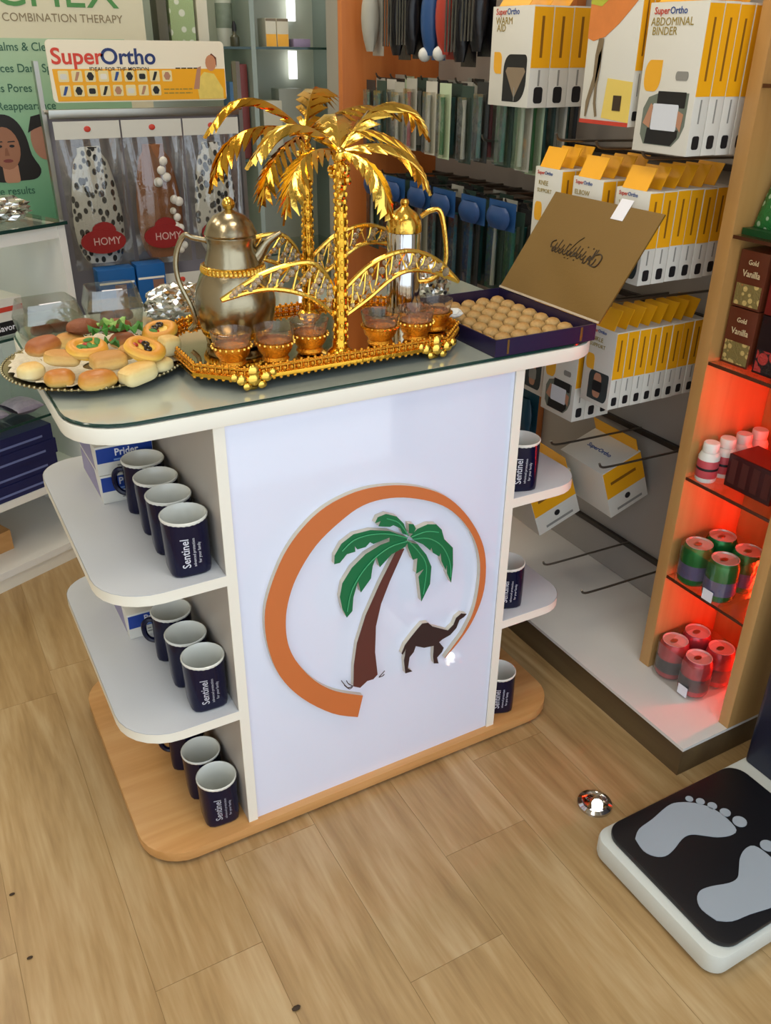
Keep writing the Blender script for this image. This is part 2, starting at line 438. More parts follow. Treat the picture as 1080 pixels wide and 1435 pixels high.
crm = mat('dark_crumb', '#3A2A1A', .8)
for (px, py, r, l) in ((415, 1414, .006, 'dark crumb on the floor near the bottom edge'), (17, 1254, .004, 'tiny dark speck on the floor at the far left'), (42, 1343, .004, 'tiny dark speck on the floor, lower left')):
    q = at(px, py, z=0); tag(MB().ball((q.x, q.y, r*.45), r, 7, 5, (1.3, .7, .42)).obj('crumb', crm, None, True), l, 'crumb')

# ------------------------------------------------------------------ the display counter
H0, H1, Z1, Z2 = .03, .83, .5786, .3021
WC, DC, OL, ORR = .557, .565, .19, .175
dc = thing('display_counter', 'white display counter with palm and camel logo, end shelves and wooden base', 'counter', (WC/2, DC/2, 0))
MB().slab(rrect(-OL, WC+ORR, -.012, DC, .085), .008, H0).obj('base_slab', BEECH, dc, bevel=.0015)
for x in (-.1, WC+.1):
    for y in (.1, DC-.1): MB().lathe([(.018, 0), (.018, .006), (.012, .0085)], 14, (x, y, 0)).obj('glide', BLACKP, dc)
SIDE = mat('warm_grey_side_board', '#B9B2AA', .4, var=.03)
for xa in (0, WC-.017):
    sp_ = MB().box(xa, xa+.017, .0022, DC-.02, H0, H1).obj('side_panel', SIDE, dc)
    MB().box(xa-.0003, xa+.0173, -.0005, .002, H0, H1).obj('front_edge', CREAM, sp_)
MB().box(.0172, WC-.0172, .004, .012, H0, H1).obj('front_panel', PANEL, dc)
MB().box(.0172, WC-.0172, DC-.04, DC-.022, H0, H1).obj('back_panel', WHITE, dc)
for z, rr_ in ((Z1, .09), (Z2, .09)):
    MB().slab(rrect(-OL, -.0002, 0, DC, (rr_, 0, 0, .07)), z-.02, z).obj('shelf', BOARD, dc, bevel=.0012)
    def band(P_, nm):
        eb = MB(); n = len(P_); eb.add([p+Vector((0, 0, z-.0195)) for p in P_]+[p+Vector((0, 0, z-.0005)) for p in P_], [(i, i+1, n+i+1, n+i) for i in range(n-1)]); eb.obj('edge_band', CREAM, dc, True)
    band([Vector((-.0002, DC+.0006, 0))]+[Vector((x, y, 0)) for x, y in (rrect(-OL-.0006, 0, -.0006, DC+.0006, (rr_, 0, 0, .07))[-8:]+rrect(-OL-.0006, 0, -.0006, DC+.0006, (rr_, 0, 0, .07))[:8])]+[Vector((-.0002, -.0006, 0))], 'l')
    q_ = rrect(WC, WC+ORR+.0006, -.0006, DC+.0006, (0, rr_*.75, .07, 0)); band([Vector((x, y, 0)) for x, y in [(WC+.0002, -.0006)]+q_[1:-1]+[(WC+.0002, DC+.0006)]], 'r')
    MB().slab(rrect(WC+.0002, WC+ORR, 0, DC, (0, rr_*.75, .07, 0)), z-.02, z).obj('shelf', BOARD, dc, bevel=.0012)
MB().slab(rrect(-OL-.004, WC+ORR+.01, -.006, DC+.005, .09), H1, .854).obj('top_slab', CREAM, dc, bevel=.0015)
gt = MB().slab(rrect(-OL+.0, WC+ORR+.004, -.001, DC, .085), .8542, .86).obj('glass_top', mat('back_painted_glass', '#A9AFA4', .03, var=.06, scale=3, coat=1.0), dc)
MB().tube([Vector((x, y, .8571)) for x, y in rrect(-OL-.0004, WC+ORR+.0044, -.0014, DC+.0004, .085)], .0027, 6, True).obj('glass_edge', GLASSEDGE, gt, True)

# raised logo on the front panel, traced in the panel's own plane
YP, LD_ = .004, .011                        # the logo boards stand 11 mm proud, with pale cores
CORE = mat('pale_board_core', '#C9C2B2', .6, var=.05)
def trace(pts, ox, oy, s): return [((p.x, p.z)) for p in (at(ox+a/s, oy+b/s, y=YP-LD_) for a, b in pts)]
def raised(name, pts, m, ox, oy, s, d=LD_, lab=None):
    poly = trace(pts, ox, oy, s)
    o = MB().prism(poly, (0, YP, 0), (1, 0, 0), (0, 0, 1), d-.0012, d).obj(name, m, dc, label=lab, fix=True)
    MB().prism(poly, (0, YP, 0), (1, 0, 0), (0, 0, 1), .0001, d-.0013).obj('board_core', CORE, o, fix=True)
    return o
def csm(P, n=4):
    return [(v.x, v.y) for v in smoothpath([(a, b, 0) for a, b in P], n)]
ringo = [(425, 1066), (350, 1055), (260, 1010), (195, 945), (160, 860), (150, 770), (165, 690), (205, 590), (260, 510), (330, 445), (420, 400), (510, 382), (600, 385), (680, 410), (740, 460), (785, 530), (803, 600), (798, 690), (770, 770), (730, 835), (682, 892)]
ringi = [(735, 820), (765, 760), (782, 690), (787, 610), (770, 540), (730, 480), (675, 440), (600, 420), (520, 418), (440, 440), (370, 490), (300, 560), (245, 650), (218, 730), (212, 800), (222, 860), (250, 910), (300, 960), (360, 990), (440, 1003)]
LOGO_O = mat('orange_logo_board', '#C8703A', .45, var=.04); LOGO_G = mat('green_logo_board', '#0E6B3E', .4, var=.08)
LOGO_B = mat('brown_logo_board', '#5C2F28', .45, var=.05); LOGO_D = mat('dark_brown_logo_board', '#33201F', .45, var=.05)
LOGO_L = mat('light_green_rib', '#3FA06C', .45, var=.03)
raised('logo_ring', csm(ringo)+csm(ringi), LOGO_O, 300, 500, 2.111, lab='orange open ring tapering to a point')
PX = (440, 690, 4.154)
leaves = [
 [(540, 262), (440, 225), (330, 220), (230, 245), (160, 300), (120, 370), (118, 418), (150, 410), (190, 360), (240, 345), (236, 312), (252, 332), (300, 318), (325, 290), (345, 300), (400, 278), (440, 262), (440, 285), (540, 280)],
 [(548, 285), (470, 275), (390, 305), (300, 360), (220, 440), (165, 530), (150, 610), (165, 680), (190, 728), (222, 690), (228, 610), (255, 515), (272, 582), (330, 500), (340, 430), (362, 370), (382, 435), (450, 360), (530, 315)],
 [(545, 248), (520, 180), (480, 140), (420, 125), (370, 145), (355, 178), (388, 165), (375, 197), (440, 200), (460, 190), (500, 208), (515, 240)],
 [(552, 235), (550, 182), (578, 185), (590, 210), (575, 240)],
 [(560, 255), (600, 212), (660, 185), (710, 185), (740, 215), (755, 270), (805, 320), (806, 420), (795, 524), (772, 470), (772, 408), (764, 450), (740, 400), (735, 348), (726, 372), (690, 350), (682, 318), (672, 335), (630, 300), (580, 278)],
 [(540, 285), (600, 300), (650, 360), (680, 430), (672, 530), (622, 632), (612, 545), (606, 490), (642, 440), (592, 470), (600, 380), (572, 390), (545, 320)]]
for i, L in enumerate(leaves): raised('logo_palm_leaf', L, LOGO_G, *PX, d=LD_+.0003*(i+1))
ribs = [[(540, 262), (440, 240), (330, 243), (230, 275), (160, 340)], [(545, 280), (430, 320), (310, 420), (220, 560), (190, 690)], [(545, 250), (490, 175), (420, 150)], [(560, 258), (650, 225), (720, 230)], [(570, 270), (660, 265), (740, 310), (785, 400), (792, 490)], [(550, 285), (610, 350), (650, 430), (632, 590)]]
for r in ribs:
    pts = [Vector((p[0], YP-LD_-.0022, p[1])) for p in trace(csm(r, 4), *PX)]
    MB().tube(pts, .0011, 5).obj('logo_leaf_rib', LOGO_L, dc)
raised('logo_trunk', [(480, 340), (525, 330), (440, 520), (390, 650), (360, 780), (355, 930), (370, 1060), (345, 1088), (310, 1098), (268, 1138), (230, 1130), (232, 1010), (250, 880), (300, 720), (380, 540), (440, 420)], LOGO_B, *PX, lab='brown curved palm trunk')
raised('logo_camel', [(510, 940), (530, 890), (560, 850), (600, 800), (630, 765), (665, 760), (690, 782), (730, 792), (780, 805), (812, 772), (828, 732), (858, 706), (888, 709), (872, 726), (847, 742), (828, 790), (792, 830), (748, 855), (728, 872), (755, 905), (744, 930), (716, 962), (724, 996), (698, 996), (694, 960), (698, 893), (640, 905), (592, 895), (580, 930), (556, 960), (546, 1025), (572, 1042), (532, 1054), (524, 980), (538, 905), (516, 945)], LOGO_D, *PX, lab='dark brown walking camel')
for g in ([(380, 1075), (395, 1060), (412, 1040)], [(378, 1078), (400, 1070), (410, 1060)], [(225, 1130), (195, 1138), (160, 1098)], [(225, 1135), (205, 1146), (178, 1125)], [(228, 1130), (200, 1115), (190, 1098)]):
    MB().tube([Vector((p[0], YP-LD_+.001, p[1])) for p in trace(csm(g, 3), *PX)], .0009, 5).obj('logo_grass_blade', LOGO_D, dc)

# ------------------------------------------------------------------ mugs
def mug_radius(a, z):
    t = z/.1; R = .0325+.004*t                # round rim, squarer foot
    n = 2+2.2*(1-t)**1.2
    return R/((abs(math.cos(a))**n+abs(math.sin(a))**n)**(1/n))
def make_mug(label, handle=False):
    t = thing('mug', label, 'mug', (0, 0, 0), 'navy mugs on the counter shelves', local=True)
    n = 28; v = []; f = []
    zs = [0, .002, .006, .03, .055, .08, .1]
    mb = MB()
    def out(u, w):
        a = 2*PI*u+PI/4; z = zs[min(int(round(w*(len(zs)-1))), len(zs)-1)]; r = mug_radius(a, z)*(.93 if z == 0 else .985 if z == .002 else 1)
        a2 = a-PI/4; a3 = a2+PI/4
        return Vector((r*math.cos(a3-0), r*math.sin(a3-0), z))
    mb.grid(out, n, len(zs), True); mb.f.append(tuple(range(n-1, -1, -1)))
    body = mb.obj('body', NAVY, t, True)
    MB().lathe([(.0362, .096), (.0373, .0985), (.0372, .1008), (.0355, .102), (.0338, .1), (.0325, .07), (.030, .03), (.027, .012), (0, .0095)], 28, (0, 0, 0), False).obj('inner_glaze', MUGIN, t, True)
    hp = smoothpath([(0, .032, .078), (0, .043, .079), (0, .052, .068), (0, .052, .047), (0, .044, .033), (0, .031, .029)], 4)
    if handle: MB().tube(hp, .0052, 8).obj('handle', NAVY, t, True)
    def surf(u, z):                            # wrap the print on the front (-Y) of the mug
        a = -PI/2+u/.0345; r = mug_radius(a, z)+.0005
        return Vector((r*math.cos(a), r*math.sin(a), z))
    for txt, size, u0, zc, bold in (('Sentinel', .0175, -.009, .046, .012), ('advanced protection', .0066, .0035, .046, 0), ('for your family', .0066, .0115, .044, 0)):
        vs, fs = text_poly(txt, size, bold, .0002)
        mb = MB(); mb.add([surf(u0-v.y, zc+v.x) for v in vs], fs); mb.obj('lettering', PRINTW, t)
    for ch in t.children: ch.scale = (1, 1, .95)
    return t
mugs = {}
def place_mug(x, y, z, rz, label):
    h = rz > .5                                 # only the rear mugs show a handle
    if h not in mugs:
        mugs[h] = m = make_mug(label, h); m.location = (x, y, z); m.rotation_euler = (0, 0, rz); return m
    return dup(mugs[h], (x, y, z), rz, label)
place_mug(-.043, .054, Z1+.0003, -.05, 'navy mug standing foremost on the upper left shelf')
place_mug(-.044, .131, Z1+.0003, -.10, 'navy mug second from the front on the upper left shelf')
place_mug(-.044, .204, Z1+.0003, -.12, 'navy mug third from the front on the upper left shelf')
place_mug(-.044, .286, Z1+.0003, 1.15, 'rearmost navy mug of the upper left shelf, beside the blue and white boxes')
place_mug(-.038, .055, Z2+.0003, -.05, 'navy mug standing foremost on the middle left shelf')
place_mug(-.044, .131, Z2+.0003, -.1, 'navy mug second from the front on the middle left shelf')
place_mug(-.046, .213, Z2+.0003, 1.15, 'rearmost navy mug on the middle left shelf')
place_mug(-.04, .048, H0+.0003, -.05, 'navy mug standing foremost on the wooden base, left of the panel')
place_mug(-.044, .126, H0+.0003, -.1, 'navy mug second from the front on the wooden base, left end')
place_mug(-.048, .211, H0+.0003, 1.15, 'rearmost navy mug on the wooden base, half hidden under the middle shelf')
place_mug(WC+.041, .045, Z1+.0003, -.35, 'navy mug on the upper right shelf of the counter')
place_mug(WC+.045, .058, Z2+.0003, -.35, 'navy mug on the middle right shelf of the counter')
place_mug(WC+.043, .05, H0+.0003, -.35, 'navy mug on the wooden base at the right end')

# ------------------------------------------------------------------ blue and white medicine cartons on the shelves
LILAC = mat('lilac_print', '#8E86A8', .45, var=.15, scale=40); MBLUE = mat('royal_blue_print', '#1E3F94', .35, var=.03); LBLUE = mat('pale_blue_print', '#7FA0D8', .4, var=.03)
def med_box(label, x0, x1, y0, y1, z, h):
    t = thing('medicine_carton', label, 'carton', ((x0+x1)/2, (y0+y1)/2, z), 'blue and white cartons')
    MB().box(x0, x1, y0, y1, z, z+h).obj('carton', CARTON, t, bevel=.0008)
    MB().box(x0+.001, x1-.001, y0-.0005, y0-.0001, z+h*.42, z+h*.93).obj('blue_band', MBLUE, t)
    MB().box(x0+.03, x1-.012, y0-.0009, y0-.0006, z+h*.46, z+h*.52).obj('pale_stripe', LBLUE, t)
    letters('lettering', 'Prider', h*.34, ((x0+x1)/2+.003, y0-.0007, z+h*.73), (1, 0, 0), (0, 0, 1), PRINTW, t, .02, sx=.9)
    lines_print((x0+.035, y0-.0002, z+h*.3), (1, 0, 0), (0, 0, 1), .05, 2, h*.05, h*.12, 3).obj('small_print', GREYP, t)
    MB().prism([(y0+.01, z+.004), (y0+.05, z+.004), (y1-.01, z+h*.9), (y0+.03, z+h*.9)], (x0-.0001, 0, 0), (0, -1, 0), (0, 0, 1), 0, .0004) 
    MB().add([(x0-.0006, y0+.02, z+.005), (x0-.0006, y1-.008, z+.005), (x0-.0006, y1-.008, z+h-.004), (x0-.0006, y0+.045, z+h-.004), (x0-.0001, y0+.02, z+.005), (x0-.0001, y1-.008, z+.005), (x0-.0001, y1-.008, z+h-.004), (x0-.0001, y0+.045, z+h-.004)], [(0, 3, 2, 1), (4, 5, 6, 7), (0, 1, 5, 4), (1, 2, 6, 5), (2, 3, 7, 6), (3, 0, 4, 7)]).obj('lilac_end_print', LILAC, t)
    return t
med_box('blue and white carton at the bottom of the pair on the upper left shelf', -.113, -.014, .330, .50, Z1+.0003, .055)
med_box('blue and white carton on top of the pair on the upper left shelf', -.114, -.013, .331, .50, Z1+.0563, .055)
med_box('blue and white carton on the middle left shelf, seen below the upper shelf', -.112, -.015, .29, .46, Z2+.0003, .055)
# ------------------------------------------------------------------ gold palm serving tray
GT = .8602
tr = thing('palm_serving_tray', 'gold palm tree serving tray with gallery rail and clawed feet on the glass top', 'tray', (.239, .18, GT))
TX0, TX1, TY0, TY1, TZ = .004, .480, .03, .335, .878
def cham(x0, x1, y0, y1, c): return [(x0+c, y0), (x1-c, y0), (x1, y0+c), (x1, y1-c), (x1-c, y1), (x0+c, y1), (x0, y1-c), (x0, y0+c)]
MB().slab(cham(TX0, TX1, TY0, TY1, .06), TZ, TZ+.006).obj('tray_base', GOLD, tr, bevel=.001)
MB().slab(cham(TX0+.012, TX1-.012, TY0+.012, TY1-.012, .055), TZ+.0062, TZ+.0075).obj('mirror_plate', MIRROR, tr)
TF = TZ+.0078
per = cham(TX0+.004, TX1-.004, TY0+.004, TY1-.004, .058)
rail = MB()
for zz, rr_ in ((TZ+.004, .0042), (TZ+.017, .0026)):
    rail.tube([Vector((x, y, zz)) for x, y in per], rr_, 6, True)
for i in range(8):
    a, b = Vector((*per[i], 0)), Vector((*per[(i+1) % 8], 0)); n = max(2, int((b-a).length/.011))
    for j in range(n):
        p = a.lerp(b, j/n); rail.tube([(p.x, p.y, TZ+.008), (p.x, p.y, TZ+.018)], .0014, 5)
        q = a.lerp(b, (j+.5)/n); rail.ball((q.x, q.y, TZ+.011), .0044, 6, 4); rail.ball((p.x, p.y, TZ+.0205), .0028, 5, 4); rail.ball((p.x, p.y, TZ-.001), .0036, 5, 4)
rail.obj('gallery_rail', GOLD3, tr, True)
for fx, fy in ((.08, .048), (.398, .048), (.08, .317), (.398, .317)):
    f = MB(); sgn = -1 if fy < .1 else 1
    f.lathe([(.004, 0), (.010, .001), (.012, .006), (.008, .010), (.012, .016), (.016, .0185)], 12, (fx, fy, GT))
    for k, (du, dz, r) in enumerate(((-.017, .017, .008), (.017, .017, .008), (0, .016, .010), (-.010, .008, .0065), (.010, .008, .0065), (-.026, .021, .006), (.026, .021, .006), (0, .026, .009))):
        f.ball((fx+du*1.15, fy+sgn*.016, GT+dz*1.25-.0005), r*1.2, 7, 5, (1, .5, .9 if dz > .008 else .8))
    f.obj('foot', GOLD2, tr, True)

def bez(p0, p1, p2, n):
    return [p0*(1-t)**2+p1*2*t*(1-t)+p2*t*t for t in [i/n for i in range(n+1)]]
def frond(base, peak, tip, wid, m=GOLD2, nl=11):
    """arched frond: rib plus folded, slanting leaflets with thickness"""
    base, peak, tip = Vector(base), Vector(peak), Vector(tip)
    ctrl = peak*2-(base+tip)*.5                # curve passes through the peak point
    P = bez(base, ctrl, tip, nl*2); mb = MB()
    mb.tube(P, [.0042*(1-.7*i/len(P)) for i in range(len(P))], 6)
    hd = Vector((tip.x-base.x, tip.y-base.y, 0)); hd = hd.normalized() if hd.length > .01 else Vector((1, 0, 0)); side = Vector((-hd.y, hd.x, 0))
    for i in range(1, nl*2, 2):
        t = i/(nl*2); w = wid*1.25*(math.sin(PI*min(1, t*.95+.1)))**.6*(1 if t < .8 else .7); T = (P[min(i+1, nl*2)]-P[i-1]).normalized()
        nrm = side.cross(T)
        if nrm.z < 0: nrm = -nrm
        for s in (-1, 1):
            a = P[i]-T*.007+nrm*.001; b = P[i]+T*.007+nrm*.001
            e = P[i]+T*(.016+w*.75)+side*s*w*.85-nrm*w*.45-Vector((0, 0, w*.12))
            mid = (a+b)*.5+(e-(a+b)*.5)*.5+T*.003+nrm*.003; up = nrm*.0022
            m1 = mid-T*.0085; m2 = mid+T*.0070
            v = [a+up, b+up, m2+up, e, m1+up, a-up, b-up, m2-up, m1-up]
            mb.add(v, [(0, 1, 2, 4), (4, 2, 3), (5, 8, 7, 6), (8, 3, 7), (0, 4, 8, 5), (1, 6, 7, 2), (4, 3, 8), (2, 7, 3)])
    return mb.obj('frond', m, tr, True, fix=True)
def palm(cx, cy, top, fr):
    n = 30; P = [Vector((cx+.004*math.sin(i/n*2), cy, TF+(top-TF)*i/n)) for i in range(n+1)]
    mb = MB(); mb.tube(P, [(.0105-.0028*i/n)*(1.0+.16*((i % 3) == 0)) for i in range(n+1)], 10)
    for i in range(0, n, 1):
        for k in range(5):
            a = 2*PI*k/5+i*.63; r = .0105-.0028*i/n
            mb.ball((P[i].x+r*math.cos(a), P[i].y+r*math.sin(a), P[i].z), .0032, 5, 4, (1, 1, 1.3))
    mb.lathe([(.022, 0), (.020, .006), (.013, .012), (.0105, .03)], 14, (cx, cy, TF))
    mb.obj('palm_trunk', GOLD, tr, True)
    d = MB(); rnd = random.Random(int(cx*1000)); d.ball((P[-1].x, cy, top+.004), .012, 10, 7)
    for i in range(16):
        a = rnd.uniform(0, 2*PI); zz = rnd.uniform(.008, .062); r = .017*(1-zz/.1); d.ball((P[-1].x+r*math.cos(a), cy+r*math.sin(a), top-zz), .0052, 7, 5, (1, 1, 1.25))
        d.tube([(P[-1].x, cy, top), (P[-1].x+r*.9*math.cos(a), cy+r*.9*math.sin(a), top-zz+.003)], .0009, 4)
    d.obj('date_cluster', GOLD2, tr, True)
    for pk, tp, w in fr: frond((P[-1].x, cy, top+.006), pk, tp, w, GOLD2 if cy < .2 else GOLD)
def pt(px, py, y): return at(px, py, y=y)
palm(.236, .062, 1.172, [
    (pt(410, 178, .06), pt(352, 232, .07), .026), (pt(425, 226, .01), pt(400, 308, -.02), .026),
    (pt(545, 146, .10), pt(598, 196, .12), .026), (pt(556, 210, .05), pt(598, 268, .05), .026),
    (pt(522, 240, .0), pt(545, 308, -.02), .022), (pt(470, 165, .13), pt(462, 175, .19), .026)])
palm(.283, .285, 1.178, [
    (pt(350, 140, .30), pt(292, 190, .32), .028), (pt(340, 188, .25), pt(297, 266, .24), .028),
    (pt(388, 222, .19), pt(366, 288, .17), .024), (pt(440, 126, .36), pt(452, 150, .42), .034),
    (pt(540, 190, .30), pt(585, 245, .32), .026), (pt(505, 150, .38), pt(560, 170, .44), .028)])

GEM = mat('champagne_crystal', '#E8D3B0', .06, var=.1, trans=.7, ior=1.6)
def leaf_frame(up, lo, y):
    U = smoothpath([(x, y, z) for x, z in up], 5); L = smoothpath([(x, y, z) for x, z in lo], 5); mb = MB()
    mb.tube(U, .0038, 7); mb.tube(L, .0038, 7); n = 9
    for i in range(1, n):
        a = U[int(i/n*(len(U)-1))]; b = L[int(i/n*(len(L)-1))]; mb.tube([a, a.lerp(b, .5)+Vector((0, -.004, 0)), b], .0016, 5)
        a2 = U[int((i-.8)/n*(len(U)-1))]; mb.tube([a2, b], .0016, 5); a3 = U[min(len(U)-1, int((i+.9)/n*(len(U)-1)))]; mb.tube([a3, b], .0016, 5)
    o = mb.obj('openwork_leaf', GOLD2, tr, True)
    g = MB()
    for i in range(1, n):
        a = U[int((i+.4)/n*(len(U)-1))] if i < n-1 else U[int(i/n*(len(U)-1))]; b = L[int(i/n*(len(L)-1))]
        for f in (.16, .36, .58, .8):
            p = a.lerp(b, f); g.ball((p.x, y-.003, p.z), (.0058 if .3 < f < .7 else .0042), 6, 4)
    g.obj('crystal_set', GEM, o)
for dx, y in ((0, .066), (.045, .288)):
    leaf_frame([(.05+dx, .992), (.115+dx, 1.022), (.185+dx, 1.032), (.215+dx, 1.012), (.228+dx, .985)], [(.05+dx, .992), (.12+dx, 1.0), (.185+dx, .982), (.232+dx, .945)], y)
    leaf_frame([(.246+dx, .985), (.295+dx, 1.020), (.355+dx, 1.033), (.41+dx, 1.015), (.455+dx, .975)], [(.242+dx, .942), (.285+dx, .965), (.345+dx, 1.0), (.40+dx, .997), (.455+dx, .975)], y)

# ------------------------------------------------------------------ small coffee cups
CUPG = mat('thin_cup_glass', '#F3E6D4', .03, var=0, trans=.95, ior=1.4)
def make_cup(label):
    t = thing('coffee_cup', label, 'cup', (0, 0, 0), 'little coffee cups on the gold tray', local=True)
    MB().lathe([(.010, 0), (.017, .001), (.019, .004), (.0165, .008), (.0225, .016), (.0255, .026), (.0258, .028), (.0235, .0275), (.020, .016), (0, .009)], 20, (0, 0, 0)).obj('gold_holder', GOLD3, t, True)
    b = MB()
    for k in range(20): a = 2*PI*k/20; b.ball((.0262*math.cos(a), .0262*math.sin(a), .0265), .0022, 5, 4)
    b.obj('beaded_rim', GOLD2, t, True)
    MB().lathe([(.0235, .0285), (.0255, .036), (.0275, .046), (.0268, .0462), (.0247, .036), (.0225, .029), (0, .0288)], 24, (0, 0, 0), False).obj('glass_bowl', CUPG, t, True)
    for ch in t.children: ch.scale = (1.14, 1.14, 1.16)
    return t
cups = [(.068, .088, 'leftmost little coffee cup with gold holder on the tray'), (.133, .078, 'second little coffee cup from the left on the tray'), (.197, .092, 'little coffee cup just left of the front palm trunk'),
        (.316, .078, 'little coffee cup just right of the front palm trunk'), (.380, .074, 'second little coffee cup right of the palm trunk'), (.437, .108, 'rightmost little coffee cup on the tray, next to the sweets box')]
c0 = None
for x, y, l in cups:
    if c0 is None: c0 = make_cup(l); c0.location = (x, y, TF+.0003)
    else: dup(c0, (x, y, TF+.0003), random.random(), l)

# ------------------------------------------------------------------ coffee pot (dallah)
lf = Vector((-.872, .49, 0)); rt = -lf; PC = Vector((.118, .2, TF+.0003))
pot = thing('arabic_coffee_pot', 'antique silver Arabic coffee pot with gold bands and curved handle', 'coffee pot', PC)
MB().lathe([(.0, 0), (.047, 0), (.051, .003), (.0525, .012), (.051, .018), (.058, .03), (.0635, .052), (.0645, .068), (.061, .088), (.053, .108), (.0475, .117)], 40, PC, False).obj('body', BRASS, pot, True)
MB().lathe([(.0455, .119), (.043, .13), (.0385, .145), (.0372, .156), (.0395, .166), (.0385, .168)], 36, PC, False).obj('neck', BRASS, pot, True)
for rr_, zz in ((.0478, .118), (.0535, .022)):
    b = MB(); n = 44
    for k in range(n):
        a = 2*PI*k/n; b.ball(PC+Vector((rr_*math.cos(a), rr_*math.sin(a), zz)), .0042, 6, 4, (1, 1, 1.4))
    b.tube([PC+Vector((rr_*math.cos(2*PI*k/32), rr_*math.sin(2*PI*k/32), zz+.005)) for k in range(32)], .0022, 5, True)
    b.tube([PC+Vector((rr_*math.cos(2*PI*k/32), rr_*math.sin(2*PI*k/32), zz-.005)) for k in range(32)], .0022, 5, True)
    b.obj('beaded_band', GOLD2, pot, True)
lid = MB().lathe([(.0395, .1685), (.041, .171), (.0385, .176), (.034, .187), (.024, .197), (.010, .203), (.006, .206)], 36, PC, False).obj('lid', BRASS, pot, True)
MB().lathe([(.005, .2055), (.009, .209), (.0105, .214), (.008, .22), (.004, .2235), (0, .2245)], 18, PC, False).obj('finial', GOLD2, lid, True)
sp = smoothpath([PC+rt*.030+Vector((0, 0, .125)), PC+rt*.044+Vector((0, 0, .142)), PC+rt*.056+Vector((0, 0, .158)), PC+rt*.078+Vector((0, 0, .173))], 4)
MB().tube(sp, [.013-.0095*i/(len(sp)-1) for i in range(len(sp))], 10).obj('spout', BRASS, pot, True)
hp = smoothpath([PC+lf*.030+Vector((0, 0, .158)), PC+lf*.058+Vector((0, 0, .163)), PC+lf*.073+Vector((0, 0, .166)), PC+lf*.088+Vector((0, 0, .135)), PC+lf*.088+Vector((0, 0, .098)), PC+lf*.072+Vector((0, 0, .056)), PC+lf*.0675+Vector((0, 0, .03)), PC+lf*.078+Vector((0, 0, .017))], 6)
MB().tube(hp, [.0042]*len(hp), 8).obj('handle', BRASS, pot, True)

# ------------------------------------------------------------------ chrome flask with gold handle
FC = Vector((.432, .205, TF+.0003))
fk = thing('coffee_flask', 'tall chrome coffee flask with gold lid and angular gold handle', 'flask', FC)
MB().lathe([(0, 0), (.026, 0), (.0295, .004), (.0295, .145), (.027, .150)], 36, FC, False).obj('body', CHROME, fk, True)
MB().lathe([(.031, .148), (.031, .156), (.029, .166), (.022, .178), (.010, .186), (.006, .19), (.008, .195), (.006, .2), (0, .2015)], 32, FC, False).obj('lid', GOLD2, fk, True)
MB().lathe([(.0302, 0), (.032, .004), (.0302, .010)], 28, FC, False).obj('foot_ring', GOLD, fk, True)
rf = Vector((.872, -.49, 0))
hp = smoothpath([FC+rf*.028+Vector((0, 0, .172)), FC+rf*.045+Vector((0, 0, .182)), FC+rf*.062+Vector((0, 0, .178)), FC+rf*.073+Vector((0, 0, .12)), FC+rf*.07+Vector((0, 0, .085)), FC+rf*.05+Vector((0, 0, .066)), FC+rf*.028+Vector((0, 0, .062))], 5)
MB().tube(hp, .0042, 8).obj('handle', GOLD2, fk, True)

# ------------------------------------------------------------------ crumpled foil
def foil(name, label, cat, c, sc, seed, sub=3):
    rnd = random.Random(seed); bm = bmesh.new(); bmesh.ops.create_icosphere(bm, subdivisions=sub+1, radius=1)
    dirs = [Vector((rnd.gauss(0, 1), rnd.gauss(0, 1), rnd.gauss(0, 1))).normalized() for _ in range(60)]
    for v in bm.verts:
        n = v.co.normalized(); d = max(n.dot(q) for q in dirs)
        r = .80+.25*abs(math.sin(d*31))*rnd.uniform(.5, 1)+.1*rnd.random()
        v.co = Vector((n.x*sc[0]*r, n.y*sc[1]*r, max(n.z*sc[2]*r, -sc[2]*.78)))
    zmin = min(v.co.z for v in bm.verts)
    me = bpy.data.meshes.new(name); bm.to_mesh(me); bm.free(); me.materials.append(FOIL)
    for v in me.vertices: v.co += Vector((c[0], c[1], c[2]-zmin))
    return tag(link(name, me), label, cat)
foil('foil_parcel', 'crumpled silver foil parcel behind the pot handle', 'foil', (.098, .462, GT+.0005), (.062, .036, .038), 3)
foil('foil_parcel', 'crumpled silver foil ball behind the flask handle', 'foil', (.585, .36, GT+.0005), (.04, .042, .047), 5)

# ------------------------------------------------------------------ plate of savouries
PCX, PCY = -.104, .245
pl = thing('serving_plate', 'large round silver serving plate overhanging the counter edge under the pastries', 'plate', (PCX, PCY, GT))
SILV = mat('tarnished_silver', '#A89A74', .26, 1.0, var=.15, scale=30)
MB().lathe([(0, .0005), (.085, .0005), (.10, .004), (.132, .0115), (.138, .0135), (.1385, .015), (.132, .0138), (.10, .0075), (.085, .004), (0, .004)], 56, (PCX, PCY, GT), False).obj('dish', SILV, pl, True)
rim = MB()
for k in range(90):
    a = 2*PI*k/90; rim.ball((PCX+.1375*math.cos(a), PCY+.1375*math.sin(a), GT+.0146), .0026, 5, 4)
rim.obj('beaded_rim', SILV, pl, True)
dl = MB(); n = 120
def doily(u, w):
    a = 2*PI*u; r = .02+w*(.106+.003*math.sin(30*a)+.002*math.sin(71*a)); z = .0052+(.013 if w > .75 else .0025)*w+.0018*math.sin(25*a)*w
    return Vector((PCX+r*math.cos(a), PCY+r*math.sin(a), GT+z))
dl.grid(doily, n, 8, True); k = len(dl.v)
dl.grid(lambda u, w: doily(u, w)-Vector((0, 0, .0006)), n, 8, True)
dly = dl.obj('paper_doily', mat('white_paper_lace', '#CFC7B2', .85, var=.3, scale=300), None, True)
tag(dly, 'white lace paper doily lying on the silver plate', 'doily')

